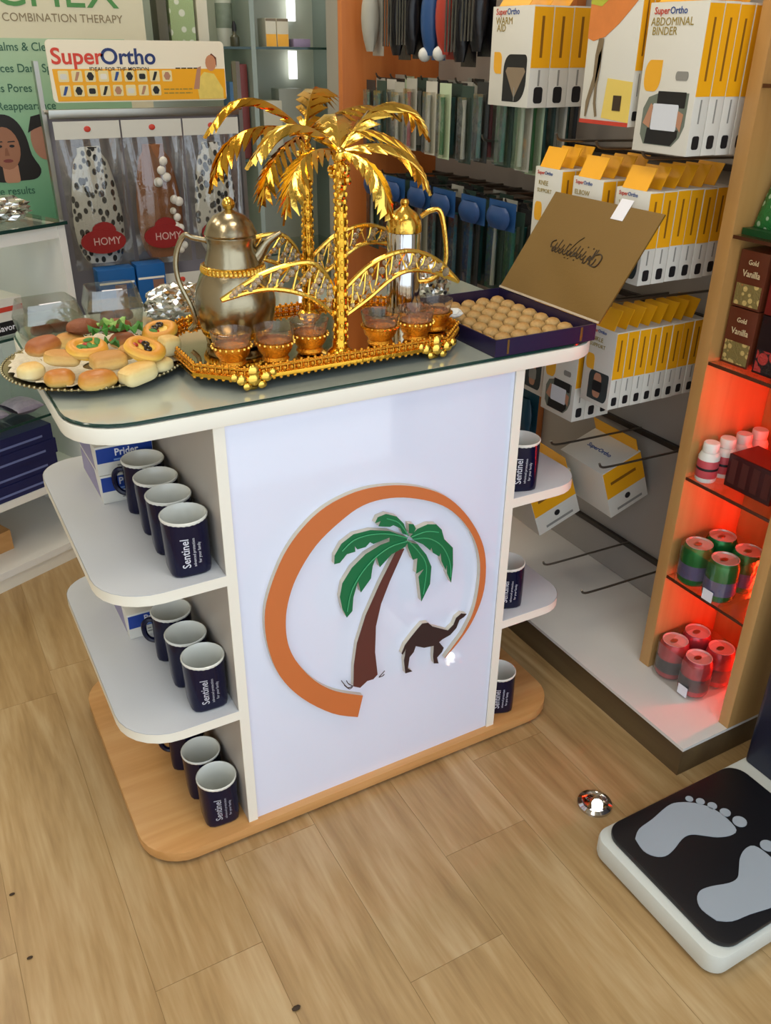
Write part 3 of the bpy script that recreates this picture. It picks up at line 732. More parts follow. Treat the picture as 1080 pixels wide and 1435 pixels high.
BUN = ramp_mat('golden_bun_crust', [(.15, '#EACB7C'), (.5, '#D79C3E'), (.9, '#B26A20')], .45, coat=.15)
BUNB = ramp_mat('brown_bun_crust', [(.2, '#E0C080'), (.5, '#C07C3A'), (.8, '#985428')], .5)
ROLL = ramp_mat('pale_roll_crust', [(.1, '#EBD898'), (.55, '#DAB466'), (.9, '#B8823E')], .55)
CREAMR = ramp_mat('cream_roll', [(.1, '#EFE2B4'), (.7, '#E6D08F'), (1, '#D3A85E')], .55)
PIZZA = ramp_mat('pastry_ring', [(.1, '#EFD88C'), (.6, '#E8B84A'), (.95, '#D08C2C')], .45)
KIB = ramp_mat('kibbeh_crust', [(.1, '#6A3A20'), (.6, '#8A4E2A'), (1, '#7A4022')], .6, bump=.8, bscale=150)
GREEN = mat('lettuce_green', '#3E7A2A', .5, var=.35, scale=40); LGREEN = mat('pale_lettuce', '#8CB05A', .5, var=.25, scale=40)
YTOP = mat('melted_cheese', '#E2B64A', .4, var=.12, scale=60); OLIVE = mat('black_olive', '#2A221E', .25, var=.1); TOM = mat('tomato_red', '#A8321E', .35, var=.1)
def bun_mesh(sx, sy, sz, p=2.6, seed=0, cut=False):
    rnd = random.Random(seed); ph = [rnd.uniform(0, 6) for _ in range(4)]
    def fn(u, w):
        a = 2*PI*u; b = -PI/2+PI*w; ca, sa = math.cos(a), math.sin(a); cb, sb = math.cos(b), math.sin(b)
        e = 2/p; g = lambda q: math.copysign(abs(q)**e, q)
        k = 1+.03*math.sin(3*a+ph[0])+.03*math.sin(5*a+ph[1])*cb+.02*math.sin(9*b+ph[2])
        z = g(sb)*sz*(1 if sb > 0 else .72)
        return Vector((g(ca)*abs(cb)**e*sx*k, g(sa)*abs(cb)**e*sy*k, z))
    return MB().grid(fn, 24, 13, True)
def place(o, c, rot): o.location = c; o.rotation_euler = rot; return o
def roll(label, cat, px, py, z, s, rot, m, name='bread_roll', seed=0, p=2.5):
    c = at(px, py, z=z); o = bun_mesh(*s, p, seed).obj(name, m, None, True)
    return tag(place(o, c, rot), label, cat, 'savouries on the silver plate')
Z0 = GT+.0245
roll('pale swirl roll at the far left edge of the plate', 'bread roll', 44, 522, Z0, (.020, .017, .015), (0, 0, .3), CREAMR, seed=1)
roll('golden oval bun second from the left in the front row', 'bun', 84, 532, Z0-.003, (.0215, .0165, .0155), (0, 0, -.2), BUN, 'bun', 2)
roll('cracked brown bun at the very front of the plate', 'bun', 136, 534, Z0-.003, (.028, .018, .0165), (0, 0, .05), BUN, 'bun', 3)
roll('pale square-cut roll at the right of the front row', 'bread roll', 194, 525, Z0-.002, (.030, .018, .0165), (0, -.1, .35), CREAMR, seed=4, p=3.2)
roll('pale roll tucked under the olive pastry at the right rim', 'bread roll', 226, 512, Z0-.002, (.018, .015, .013), (0, 0, .5), CREAMR, seed=5)
roll('light brown roll lying second row left', 'bread roll', 88, 503, Z0+.016, (.026, .017, .013), (0, .12, -.3), ROLL, seed=6, p=3)
roll('cream-sided cut roll in the middle of the pile', 'bread roll', 152, 507, Z0+.014, (.027, .017, .0145), (.1, 0, .15), ROLL, seed=7, p=3.6)
roll('shiny brown dinner bun on the left of the pile', 'bun', 61, 486, Z0+.024, (.027, .020, .0155), (0, -.1, .35), BUNB, 'bun', 8)
roll('pale roll end at the right rim behind the olive pastry', 'bread roll', 237, 486, Z0+.010, (.016, .016, .018), (0, .1, .3), CREAMR, seed=9, p=3.6)
roll('small light roll half hidden behind the olive pastry', 'bread roll', 180, 494, Z0+.010, (.018, .015, .013), (0, 0, .8), ROLL, seed=10)
roll('brown roll lying deep at the back of the plate', 'bread roll', 172, 478, Z0+.0, (.022, .017, .014), (0, 0, .2), BUNB, seed=17)
roll('pale bun buried at the back left of the plate', 'bun', 98, 478, Z0+.0, (.024, .018, .014), (0, 0, .1), ROLL, 'bun', 18)
def pastry(label, px, py, z, r, rot, seed, top):
    c = at(px, py, z=z); t = thing('savoury_pastry', label, 'pastry', (0, 0, 0), 'savouries on the silver plate', local=True)
    def fn(u, w):
        a = 2*PI*u; b = 2*PI*w; k = 1+.03*math.sin(4*a+seed); return Vector(((r-.009+.0095*math.cos(b))*math.cos(a)*k, (r-.009+.0095*math.cos(b))*.82*math.sin(a)*k, .0085*math.sin(b)))
    mb = MB().grid(fn, 26, 13, True); mb.obj('crust', PIZZA, t, True)
    MB().lathe([(0, -.0075), (r-.006, -.0075), (r-.007, .003), (0, .005)], 24, (0, 0, 0), False).obj('filling', YTOP, t, True)
    rnd = random.Random(seed)
    for k in range(top[0]):
        x, y = rnd.uniform(-.4, .4)*r, rnd.uniform(-.35, .35)*r
        o = MB().tube([Vector((x+.0045*math.cos(q), y+.0045*math.sin(q), .0072)) for q in [2*PI*i/10 for i in range(10)]], .002, 6, True).obj('olive_ring', OLIVE, t, True)
    for k in range(top[1]):
        x, y = rnd.uniform(-.5, .5)*r, rnd.uniform(-.4, .4)*r; MB().ball((x, y, .006), .0045, 8, 5, (1.2, 1, .5)).obj('tomato_piece', TOM, t, True)
    for k in range(top[2]):
        x, y = rnd.uniform(-.6, .6)*r, rnd.uniform(-.3, .6)*r; MB().ball((x, y, .007), .006, 7, 4, (1.5, .8, .4), Matrix.Rotation(rnd.uniform(0, 3), 3, 'Z')).obj('herb_leaf', GREEN, t, True)
    t.location = c; t.rotation_euler = rot; return t
pastry('round cheese pastry with green herbs on the left of the pile', 122, 488, Z0+.028, .031, (.22, .05, 0), 11, (0, 1, 7))
pastry('round cheese pastry with an olive ring leaning at the right of the pile', 203, 489, Z0+.026, .031, (.30, .30, -.3), 12, (2, 2, 0))
pastry('olive cheese pastry at the back right beside the tray', 224, 464, Z0+.022, .030, (.25, -.15, .2), 13, (2, 1, 1))
def kibbeh(label, px, py, z, s, rz, seed):
    o = bun_mesh(*s, 2.1, seed).obj('kibbeh', KIB, None, True); return tag(place(o, at(px, py, z=z), (0, .05, rz)), label, 'croquette', 'savouries on the silver plate')
kibbeh('brown fried croquette at the back left of the plate', 116, 459, Z0+.020, (.027, .017, .015), .1, 14)
kibbeh('brown fried croquette at the back among the lettuce', 164, 458, Z0+.018, (.024, .016, .014), -.1, 15)
def lettuce(label, px, py, z, r, seed, m):
    rnd = random.Random(seed); ph = [rnd.uniform(0, 6) for _ in range(3)]; c = at(px, py, z=z)
    def fn(u, w, d=0): 
        a = 2*PI*u; q = r*w*(1+.2*math.sin(3*a+ph[0])); return c+Vector((q*math.cos(a), q*.6*math.sin(a), w*w*.0045*math.sin(9*a+ph[1])+w*.004*math.sin(4*a+ph[2])-d))
    mb = MB().grid(lambda u, w: fn(u, .05+.95*w), 40, 6, True); mb.grid(lambda u, w: fn(u, .05+.95*w, .0009), 40, 6, True)
    return tag(mb.obj('lettuce_leaf', m, None, True), label, 'lettuce', 'savouries on the silver plate')
lettuce('curly green lettuce leaf on the left of the garnish', 142, 462, Z0+.031, .020, 21, GREEN)
lettuce('pale green lettuce leaf at the top of the garnish', 158, 451, Z0+.036, .022, 22, LGREEN)
lettuce('curly dark green lettuce leaf on the right of the garnish', 184, 458, Z0+.034, .020, 23, GREEN)
lettuce('dark green lettuce leaf hanging in the middle of the pile', 152, 480, Z0+.024, .016, 24, GREEN)

# clear clamshell boxes behind the plate
def clamshell(label, x, y, rz, w, d, h, open_=True):
    t = thing('clear_food_box', label, 'food box', (0, 0, 0), 'clear plastic food boxes', local=True)
    def shell(z0, z1, s0, s1, th, base):
        mb = MB()
        def ring(s, z): return [Vector((px*s, py*s, z)) for px, py in rrect(-w/2, w/2, -d/2, d/2, .012, 3)]
        A, B, C, D = ring(s0, z0), ring(s1, z1), ring(s1-th, z1), ring(s0-th, z0+(.001 if base else -.001)); n = len(A)
        mb.add(A+B+C+D, [(i, (i+1) % n, n+(i+1) % n, n+i) for i in range(n)]+[(n+i, n+(i+1) % n, 2*n+(i+1) % n, 2*n+i) for i in range(n)]+[(2*n+i, 2*n+(i+1) % n, 3*n+(i+1) % n, 3*n+i) for i in range(n)]+[tuple(range(n-1, -1, -1)), tuple(range(3*n, 4*n))])
        return mb
    shell(0, h*.55, .86, 1, .02, True).obj('tray', CLEAR, t, True)
    lidm = shell(h*.0, h*.5, 1, .84, .02, False)
    lidm.v = [(a, b, c+h*.56) for a, b, c in lidm.v]
    lidm.obj('lid', CLEAR, t, True)
    MB().box(-w*.2, w*.15, -d*.44, -d*.36, h*1.061, h*1.065).obj('paper_label', PRINTW, t)
    t.location = (x, y, GT+.0004); t.rotation_euler = (0, 0, rz); return t
clamshell('clear plastic food box behind the left of the plate', -.135, .452, .15, .105, .085, .062)
clamshell('domed clear plastic food box behind the right of the plate', -.018, .478, -.05, .10, .085, .066)
for i, (x, y) in enumerate(((-.15, .447), (-.118, .455), (-.03, .475), (.0, .482))):
    o = bun_mesh(.019, .014, .013, 2.2, 30+i).obj('kibbeh', KIB, None, True); place(o, (x, y, GT+.0145), (0, 0, i*.7))
    tag(o, ['croquette on the left in the left clear box', 'croquette on the right in the left clear box', 'croquette on the left in the domed clear box', 'croquette on the right in the domed clear box'][i], 'croquette', 'croquettes in the clear boxes')

# ------------------------------------------------------------------ box of sweets with gold lid
PURP = mat('dark_purple_card', '#241C3C', .3, var=.1, coat=.2); GLID = mat('matt_gold_card', '#735723', .45, .3, var=.05, bump=.1, bscale=300); CARDW = mat('grey_card_edge', '#B5A690', .7)
bx0, bx1, by0, by1, bz = .488, .703, -.004, .285, GT+.0004
sb = thing('sweets_box', 'open dark purple sweets box with a gold lid at the right of the glass top', 'box', ((bx0+bx1)/2, (by0+by1)/2, bz))
MB().box(bx0, bx1, by0, by1, bz, bz+.0025).obj('bottom', PURP, sb)
for a in ((bx0, bx0+.003, by0, by1), (bx1-.003, bx1, by0, by1), (bx0+.003, bx1-.003, by0, by0+.003), (bx0+.003, bx1-.003, by1-.003, by1)): MB().box(a[0], a[1], a[2], a[3], bz+.0026, bz+.029).obj('side_wall', PURP, sb)
MB().box(bx1-.035, bx1-.030, by0-.0006, by0-.0001, bz+.003, bz+.027).obj('gold_corner_mark', GLID, sb)
MB().box(bx0+.024, bx0+.028, by0-.0006, by0-.0001, bz+.003, bz+.027).obj('gold_corner_mark', GLID, sb)
LA = math.radians(55.5); ld = Vector((math.cos(LA), 0, math.sin(LA))); ln = Vector((-math.sin(LA), 0, math.cos(LA))); LO = Vector((bx1, 0, bz+.0295))
def lidbox(u0, u1, y0, y1, n0, n1):
    mb = MB(); v = []
    for n in (n0, n1):
        for y in (y0, y1):
            for u in (u0, u1): v.append(LO+ld*u+ln*n+Vector((0, y, 0)))
    return mb.add(v, [(0, 2, 3, 1), (4, 5, 7, 6), (0, 1, 5, 4), (2, 6, 7, 3), (0, 4, 6, 2), (1, 3, 7, 5)])
LLEN = .212
ll = lidbox(.001, LLEN, by0-.004, by1, -.003, 0).obj('lid', GLID, sb)
lidbox(.0, .004, by0-.004, by1, .0002, .0022).obj('lid_fold', CARDW, ll)
lidbox(LLEN-.028, LLEN+.012, .075, .106, .0003, .001).obj('tape_tab', PRINTW, ll)
# flowing calligraphy in the middle of the lid (strokes on the lid's face)
cal = MB()
def cs(P, r=.0011):     # P in lid coordinates: along -Y (reading direction) and up the lid
    pts = smoothpath([(a, b, 0) for a, b in P], 4); cal.tube([LO+ld*(.105+p.y)+Vector((0, .14-p.x, 0))+ln*.0006 for p in pts], r, 4)
rnd = random.Random(4)
x = -.066
while x < .05:
    k = rnd.random(); w = rnd.uniform(.009, .016)
    if k < .35: cs([(x, .003), (x+w*.3, -.005), (x+w*.7, -.006), (x+w, .003)], .0012)
    elif k < .6: cs([(x, -.004), (x+w*.35, .004), (x+w*.7, .002), (x+w*.55, -.004), (x+w, -.005)], .0010)
    elif k < .8: cs([(x, -.003), (x+w*.5, -.012), (x+w, -.008), (x+w*1.1, .002)], .0012)
    else: cs([(x, -.004), (x+w, -.003)], .0014)
    if rnd.random() < .6: cs([(x+w*.4, -.002), (x+w*.5+.002, .010+rnd.uniform(0, .010))], .0009)
    for _ in range(rnd.randint(0, 2)): dx_ = rnd.uniform(0, w); zz = rnd.choice((.014, .018, -.012)); cs([(x+dx_, zz), (x+dx_+.002, zz+.0012)], .0011)
    x += w*.85
cs([(.05, -.012), (.066, -.012), (.070, .004), (.062, .012), (.05, .008)], .0014); cs([(-.07, 0), (-.074, .010), (-.066, .016)], .0013); cs([(-.02, .0), (-.01, .022), (0, .034)], .0008); cs([(.045, -.012), (.047, .018)], .0012)
cal.obj('calligraphy', mat('dark_brown_ink', '#33240F', .6, var=.05), ll)
NTH = ['first', 'second', 'third', 'fourth', 'fifth', 'sixth', 'seventh', 'eighth', 'ninth', 'tenth']
SWE = ramp_mat('shortbread_sweet', [(.1, '#B8935A'), (.6, '#C2A066'), (1, '#A87C40')], .6, bump=.6, bscale=200)
sm = MB().lathe([(0, 0), (.0125, 0), (.0148, .004), (.0142, .010), (.010, .015), (.0045, .0172), (0, .0175)], 14, (0, 0, 0), False).mesh('sweet', SWE, True)
for i in range(6):
    for j in range(8):
        o = link('filled_sweet', sm); o.location = (bx0+.022+i*.0342, by0+.022+j*.0345, bz+.0028); o.rotation_euler = (0, 0, random.random()*3)
        tag(o, 'pale shortbread sweet in the purple box, %s row from front, %s from left' % (NTH[j], NTH[i]), 'sweet', 'sweets packed in the purple box')
foilw = foil('paper_napkin', 'crumpled white paper napkin on the sweets beside the rightmost cup', 'napkin', (bx0+.03, .17, bz+.0212), (.018, .014, .009), 9, 2)
foilw.data.materials.clear(); foilw.data.materials.append(mat('white_tissue', '#E8E8E2', .8, var=.03))
# ------------------------------------------------------------------ wall shelving unit on the right
PT = .08; XP = .816
su = thing('wall_shelving', 'orange wood wall shelving with white plinth, glass niche shelves and grey hook bays', 'shelving', (.98, .5, 0))
MB().box(XP+.006, XW-.001, -.279, 1.275, 0, PT-.008).obj('plinth', DARKBROWN, su)
MB().box(XP, XW-.001, -.285, 1.275, PT-.0075, PT).obj('plinth_top', mat('white_plinth_top', '#D6D2CC', .3, var=.03), su)
XF = .94
for y0, y1, x0, m in ((-.058, -.030, XF, TAN), (-.286, -.262, XF, TAN), (.636, .688, 1.122, ORANGE2), (1.25, 1.275, .838, ORANGE2)):
    MB().box(x0, XW-.001, y0, y1, PT+.0003, 2.25).obj('upright_panel', m, su, bevel=.001)
MB().box(XW-.012, XW-.001, -.2615, -.0585, PT+.0003, 2.25).obj('niche_back', ORANGE, su)
NS = [.327, .560, .80, 1.03, 1.266]
for z in NS:
    g = MB().box(XF+.004, XW-.014, -.2612, -.0588, z-.006, z).obj('glass_shelf', SHEET, su)
    MB().box(XF+.002, XF+.0038, -.2612, -.0588, z-.006, z).obj('shelf_edge', mat('brown_glass_edge', '#4A2A1A', .2, var=.05), g)
    MB().box(XW-.0138, XW-.0125, -.2612, -.0588, z-.006, z).obj('rear_edge', mat('brown_glass_edge', '#4A2A1A', .2), g)
# red light strip in the rear corner of the niche
MB().box(XW-.02, XW-.0125, -.2608, -.254, .10, .79).obj('red_light_strip', mat('red_led', '#FF2A10', .4, var=0, emit=75), su)
rails = [.188, .498, .807, 1.108]
for z in rails:
    MB().box(XW-.012, XW-.0015, -.0285, .635, z-.006, z+.006).obj('rail', RAIL, su)
    MB().box(XW-.012, XW-.0015, 0.689, 1.249, z-.13-.006, z-.13+.006).obj('rail', RAIL, su)
hook_me = MB().tube(smoothpath([(0, 0, 0), (-.12, 0, .004), (-.24, 0, .008), (-.27, 0, .012), (-.278, 0, .022)], 3), .0028, 6).mesh('hook', HOOK, True)
def hook(y, z, l=1.0):
    o = link('hook', hook_me, su); o.location = (XW-.013, y, z); o.scale = (l, 1, 1); o.matrix_parent_inverse = INV[su.name].copy()

# ---------------- boxed supports hanging on the hooks
def hang_box(label, w, h, t, style, group, front=True):
    """origin at the bottom centre of the front face; front looks to -X, spine to -Y"""
    r = thing('support_box', label, 'box', (0, 0, 0), group, local=True)
    MB().box(0, t, -w/2, w/2, 0, h).obj('carton', CARTON, r, bevel=.0006)
    tb = MB()
    zt = h; tb.add([(.001, -w*.36, zt+.0003), (.001, w*.36, zt+.0003), (t*.6, -w*.36, zt+.038), (t*.6, w*.36, zt+.038), (.0025, -w*.36, zt+.0003), (.0025, w*.36, zt+.0003), (t*.6+.0015, -w*.36, zt+.038), (t*.6+.0015, w*.36, zt+.038)],
              [(0, 1, 3, 2), (4, 6, 7, 5), (0, 2, 6, 4), (1, 5, 7, 3), (2, 3, 7, 6), (0, 4, 5, 1)])
    tb.obj('hang_flap', YELLOW, r, fix=True)
    MB().box(.0008, t-.0008, -w/2-.0006, -w/2-.0001, h*.40, h*.985).obj('spine_band', YELLOW, r)
    MB().prism(rrect(t*.28, t*.74, h*.045, h*.045+t*.62, t*.12, 3), (0, -w/2-.0001, 0), (1, 0, 0), (0, 0, 1), 0, .0006).obj('size_mark', BLACKP, r)
    sp = MB(); sp.box(t*.42, t*.55, -w/2-.001, -w/2-.0007, h*.50, h*.9); sp.obj('spine_title', mat('brown_print', '#8A5A14', .5, var=.1), r)
    MB().box(t*.44, t*.53, -w/2-.0006, -w/2-.0001, h*.22, h*.38).obj('spine_print', GREYP, r)
    if front:
        def art(name, poly, m, lvl=1):
            MB().prism([(w/2-u*w, v*h) for u, v in poly], (0, 0, 0), (0, 1, 0), (0, 0, 1), -.0002-.0004*lvl, -.0004*(lvl-1)-.0001).obj(name, m, r)
        def txt(s, size, u, v, m, bold=0, sx=1): letters('lettering', s, size, (-.0003, w/2-u*w, v*h), (0, -1, 0), (0, 0, 1), m, r, bold, sx, depth=.0004)
        if style != 'legs':
            s = w*.115; txt('Super', s, .22, .945, REDP, .01); txt('Ortho', s, .51, .945, BLUEP, .01)
        if style == 'abdominal':
            txt('ABDOMINAL', w*.135, .42, .875, OLIVEP, 0, .95); txt('BINDER', w*.135, .31, .815, OLIVEP, 0, .95)
            art('amber_leaf', rrect(.06, .36, .42, .63, (.08, .10, .0, .10)), LEAFY)
            art('photo_print', [(.12, .30), (.2, .38), (.42, .42), (.9, .42), (.9, .2), (.84, .12), (.72, .055), (.2, .055), (.12, .12)], mat('grey_green_print', '#6C7468', .5, var=.1))
            art('shirt_print', rrect(.36, .86, .32, .425, .01), BLACKP, 2); art('trouser_print', [(.22, .06), (.70, .06), (.80, .12), (.80, .17), (.24, .17)], BLACKP, 2)
            art('binder_print', rrect(.30, .76, .16, .34, .02), mat('pale_blue_white_print', '#D4D8E0', .5, var=.03), 3)
            art('arm_print', [(.15, .2), (.26, .34), (.31, .32), (.28, .17)], SKINP, 3); art('arm_print', [(.76, .2), (.76, .30), (.86, .28), (.84, .16)], SKINP, 3)
            art('grey_leaf', rrect(.62, .84, .50, .56, .03), GREYP)
        elif style == 'warm':
            txt('WARM', w*.135, .30, .855, OLIVEP, 0); txt('AID', w*.135, .24, .785, OLIVEP, 0)
            art('amber_leaf', rrect(.10, .30, .33, .55, (.08, .0, .08, .0)), LEAFY)
            art('photo_print', rrect(.36, .92, .05, .53, (.0, .22, .06, .16)), BLACKP)
            art('back_print', [(.42, .36), (.66, .09), (.90, .36), (.86, .40), (.46, .40)], mat('tan_print', '#8A7862', .5, var=.1), 2)
            art('seam_print', [(.655, .06), (.67, .06), (.67, .2), (.655, .2)], GREYP, 3)
        elif style == 'legs':
            art('orange_sweep', [(0, .62), (.12, .60), (.35, .63), (.6, .72), (.85, .84), (1, .92), (1, 1), (0, 1)], mat('orange_sweep_print', '#D9803E', .45, var=.2, scale=25))
            art('lime_corner', [(0, .86), (.22, .84), (.45, .92), (.5, 1), (0, 1)], mat('lime_print', '#B5B83C', .45, var=.15, scale=25), 2)
            txt('Super', w*.115, .28, .935, REDP, .01); txt('Ortho', w*.12, .58, .94, BLACKP, .015)
            art('leg_print', [(.24, .62), (.34, .62), (.33, .48), (.28, .33), (.18, .18), (.13, .05), (.10, .05), (.10, .16), (.2, .35), (.2, .5)], mat('stocking_print', '#7C6A50', .5, var=.1), 3)
            art('leg_print', [(.32, .55), (.33, .42), (.30, .28), (.31, .16), (.36, .06), (.32, .05), (.26, .15), (.25, .32), (.27, .5)], mat('stocking_print', '#7C6A50', .5), 3)
            art('yellow_wash', [(.45, .05), (1, .03), (1, .32), (.5, .34)], mat('pale_yellow_print', '#E2C766', .45, var=.08))
            art('colour_patch', rrect(.66, .82, .11, .22, .0), mat('dark_brown_patch', '#3E2E20', .5), 3)
            art('red_base', [(0, 0), (1, 0), (1, .03), (0, .03)], REDP, 2)
        else:
            txt({'knee': 'KNEE', 'elbow': 'ELBOW', 'wrist': 'WRIST', 'ankle': 'ANKLE'}[style], w*.15, .34, .84, OLIVEP, 0); txt('SUPPORT', w*.13, .40, .76, OLIVEP, 0)
            art('amber_leaf', rrect(.08, .36, .44, .64, (.08, .0, .08, .08)), LEAFY)
            art('photo_print', rrect(.24, .92, .06, .44, (.02, .12, .04, .10)), mat('dark_teal_print', '#333B3C', .5, var=.2, scale=20))
            art('limb_print', rrect(.42, .68, .10, .42, .08), SKINP, 2); art('support_print', rrect(.40, .72, .18, .32, .04), GREYP if style in ('knee', 'elbow') else BLACKP, 3)
    return r
ORD = ['foremost', 'second', 'third', 'fourth', 'fifth', 'sixth', 'seventh', 'eighth']
def hang_row(desc, xf, yc, zb, w, h, t, style, n, group, zhook):
    p0 = hang_box(desc % 'foremost', w, h, t-.0012, style, group); p0.location = (xf, yc, zb)
    if n > 1:
        p1 = hang_box(desc % ORD[1], w, h, t-.0012, style, group, False); p1.location = (xf+t, yc, zb)
    for i in range(2, n): dup(p1, (xf+t*i, yc+random.uniform(-.001, .001), zb+random.uniform(-.001, .001)), 0, desc % ORD[i])
    hook(yc, zhook)
G1 = 'yellow and white support boxes on hooks'
hang_row('%s tall abdominal binder box on the top hook by the orange panel', .85, .057, 1.155, .127, .226, .035, 'abdominal', 4, G1, 1.42)
hang_row('%s wide black photo box on the top hook at the far left', .85, .503, 1.205, .138, .182, .05, 'warm', 3, G1, 1.425)
hang_row('%s orange and lime stockings box hanging on the top hooks', .85, .204, 1.19, .13, .225, .026, 'legs', 2, 'stockings boxes on the top hooks', 1.455)
hang_row('%s box of the middle hook row, left column behind the gold lid', .85, .345, .915, .085, .185, .034, 'knee', 3, G1, 1.142)
hang_row('%s box of the middle hook row, centre column above the tape tab', .85, .225, .92, .085, .175, .034, 'elbow', 4, G1, 1.138)
hang_row('%s box of the middle hook row, right column with many yellow spines', .85, .102, .925, .086, .165, .034, 'wrist', 6, G1, 1.132)
hang_row('%s abdominal box of the lower hook row under the counter top edge', .85, .245, .604, .106, .19, .035, 'abdominal', 3, G1, .838)
hang_row('%s ankle box of the lower hook row, right column of yellow spines', .85, .133, .667, .084, .16, .03, 'ankle', 8, G1, .868)
hang_row('%s box of the lower hook row half hidden by the counter stile', .86, .352, .62, .08, .18, .035, 'knee', 2, G1, .84)
for y, z in ((.26, .51), (.10, .52), (.10, .20), (.24, .20), (.60, 1.12)): hook(y, z)

# two boxes tipped on the low hooks
def tipped(label, x, y, z, dx, dy, dz, tilt, yaw):
    r = thing('tipped_support_box', label, 'box', (0, 0, 0), 'tipped boxes low on the wall', local=True)
    MB().box(-dx/2, dx/2, -dy/2, dy/2, 0, dz).obj('carton', CARTON, r, bevel=.0008)
    MB().box(-dx/2+.001, dx/2-.001, -dy/2-.0006, -dy/2-.0001, dz*.42, dz*.985).obj('spine_band', YELLOW, r)
    MB().prism(ellipse(0, dz*.27, .008, .008), (0, -dy/2-.0001, 0), (1, 0, 0), (0, 0, 1), 0, .0006).obj('size_mark', BLACKP, r)
    MB().box(-dx*.35, dx*.3, -dy/2-.0011, -dy/2-.0007, dz*.68, dz*.74).obj('spine_title', mat('brown_print', '#8A5A14', .5), r)
    MB().box(-dx*.3, dx*.35, -dy/2-.0006, -dy/2-.0001, dz*.08, dz*.13).obj('spine_print', GREYP, r)
    fl_ = MB().box(dx/2-.006, dx/2-.0045, -dy*.48, dy*.48, dz+.0004, dz+.034).obj('hang_flap', YELLOW, r)
    letters('lettering', 'SuperOrtho', .017, (0, 0, dz+.0002), (0, -1, 0), (1, 0, 0), BLUEP, r, .01)
    r.location = (x, y, z); r.rotation_euler = (0, tilt, yaw); return r
tipped('tipped yellow and white box low on the wall, left of the pair', .955, .385, .275, .125, .17, .135, -.36, -.04)
tipped('tipped yellow and white box low on the wall, right of the pair', 1.085, .285, .335, .115, .16, .135, -.36, -.04)

# ---------------- far bay: blister cards and bags
def blister(label, w, h, t, card, body, style, group):
    r = thing('blister_pack', label, 'pack', (0, 0, 0), group, local=True)
    MB().box(0, .0012, -w/2, w/2, 0, h).obj('card', card, r)
    if style == 'brush':
        mb = MB().tube([(-.006, 0, h*.06), (-.006, 0, h*.5), (-.006, 0, h*.7), (-.007, 0, h*.82)], [.0055, .0045, .0035, .006], 7); mb.obj('toothbrush', body, r, True)
        MB().box(-.0145, -.0135, -w*.36, w*.36, h*.03, h*.86).obj('blister', CLEAR, r)
        for s in (-1, 1): MB().box(-.0134, -.0002, s*w*.36-.0005, s*w*.36+.0005, h*.03, h*.86).obj('blister_side', CLEAR, r)
    else:
        def fn(u, q):
            a = 2*PI*u; return Vector((-t*.5*(1+math.cos(a))*.96*math.sin(PI*min(1, .12+q*.76)) if False else -t*.48+t*.46*math.cos(a)*math.sin(PI*(.1+.8*q)), w*.44*math.sin(a)*math.sin(PI*(.12+.76*q))**.5, h*(.05+.78*q)))
        MB().grid(fn, 12, 7, True).obj('pouch', body, r, True, fix=True)
    return r
TEAL = mat('teal_plastic', '#2E6E72', .3, var=.1); DKGR = mat('dark_green_card', '#2C4038', .45, var=.2); GRNC = mat('pale_green_card', '#B9C9A8', .45, var=.15); GREYC = mat('grey_white_card', '#A9A79C', .45, var=.12)
DKC = mat('charcoal_card', '#2B2B2C', .4, var=.2); BLUC = mat('blue_card', '#244A7C', .35, var=.15); LIMEC = mat('lime_card', '#9DB04A', .45, var=.15); REDC = mat('red_pouch', '#A8382A', .35, var=.15); BLKPOUCH = mat('black_net_pouch', '#17161A', .3, var=.3, scale=120, bump=.5)
BRB = mat('brush_green', '#3C8A4A', .3); BRW = mat('brush_white', '#D5D5CF', .3); BRR = mat('brush_pink', '#B85A62', .3); WHC = mat('white_card', '#CFCBBF', .45, var=.06)
kinds = [(GREYC, BRW), (GRNC, BRB), (DKGR, TEAL), (WHC, BRW), (DKC, TEAL), (GREYC, BRR), (DKGR, BRW)]
protos = []
ROW = ['toothbrush card, upper far row', 'brush card, lower far row']
for z0, h, hz, ks, lab, yy, wd in ((1.075, .165, 1.228, [0, 1, 2, 3, 4, 5, 6], ROW[0], [.47+.078*i for i in range(10)], .05), (.80, .20, .988, [2, 4, 6, 0, 4, 2, 4], ROW[1], [.47+.083*i for i in range(9)], .055)):
    pp = {}
    for i, y in enumerate(yy):
        n = 5
        for j in range(n):
            kk = ks[(i*2+j) % 7]; x = .875+j*.03+.01*(i % 2)
            key = kk; lb = '%s %s, %s hook from upright, %s from front' % (['grey', 'pale green', 'dark green', 'white', 'charcoal', 'grey and pink', 'dark'][kk], lab, NTH[len(yy)-1-i], NTH[j])
            if key not in pp:
                pp[key] = blister(lb, wd, h, .02, kinds[kk][0], kinds[kk][1], 'brush', 'brush cards in the far bay, ' + ('upper row' if z0 > 1 else 'lower row')); pp[key].location = (x, y, z0+random.uniform(-.006, .006))
            else: dup(pp[key], (x, y, z0+random.uniform(-.008, .008)), 0, lb)
        hook(y, hz, .85)
    if z0 < 1:
        for i in range(6):
            y = .5+i*.12
            b = blister('blue topped pouch over the lower far row, %s from the orange upright' % NTH[5-i], .10, .06, .022, BLUC, mat('deep_blue_pouch', '#1F4070', .3, var=.2), 'pouch', 'blue header pouches in the far bay') if i == 0 else None
            if b: bl0 = b; b.location = (.855, y, .955)
            else: dup(bl0, (.855+.004*(i % 2), y, .95), 0, 'blue topped pouch over the lower far row, %s from the orange upright' % NTH[5-i])
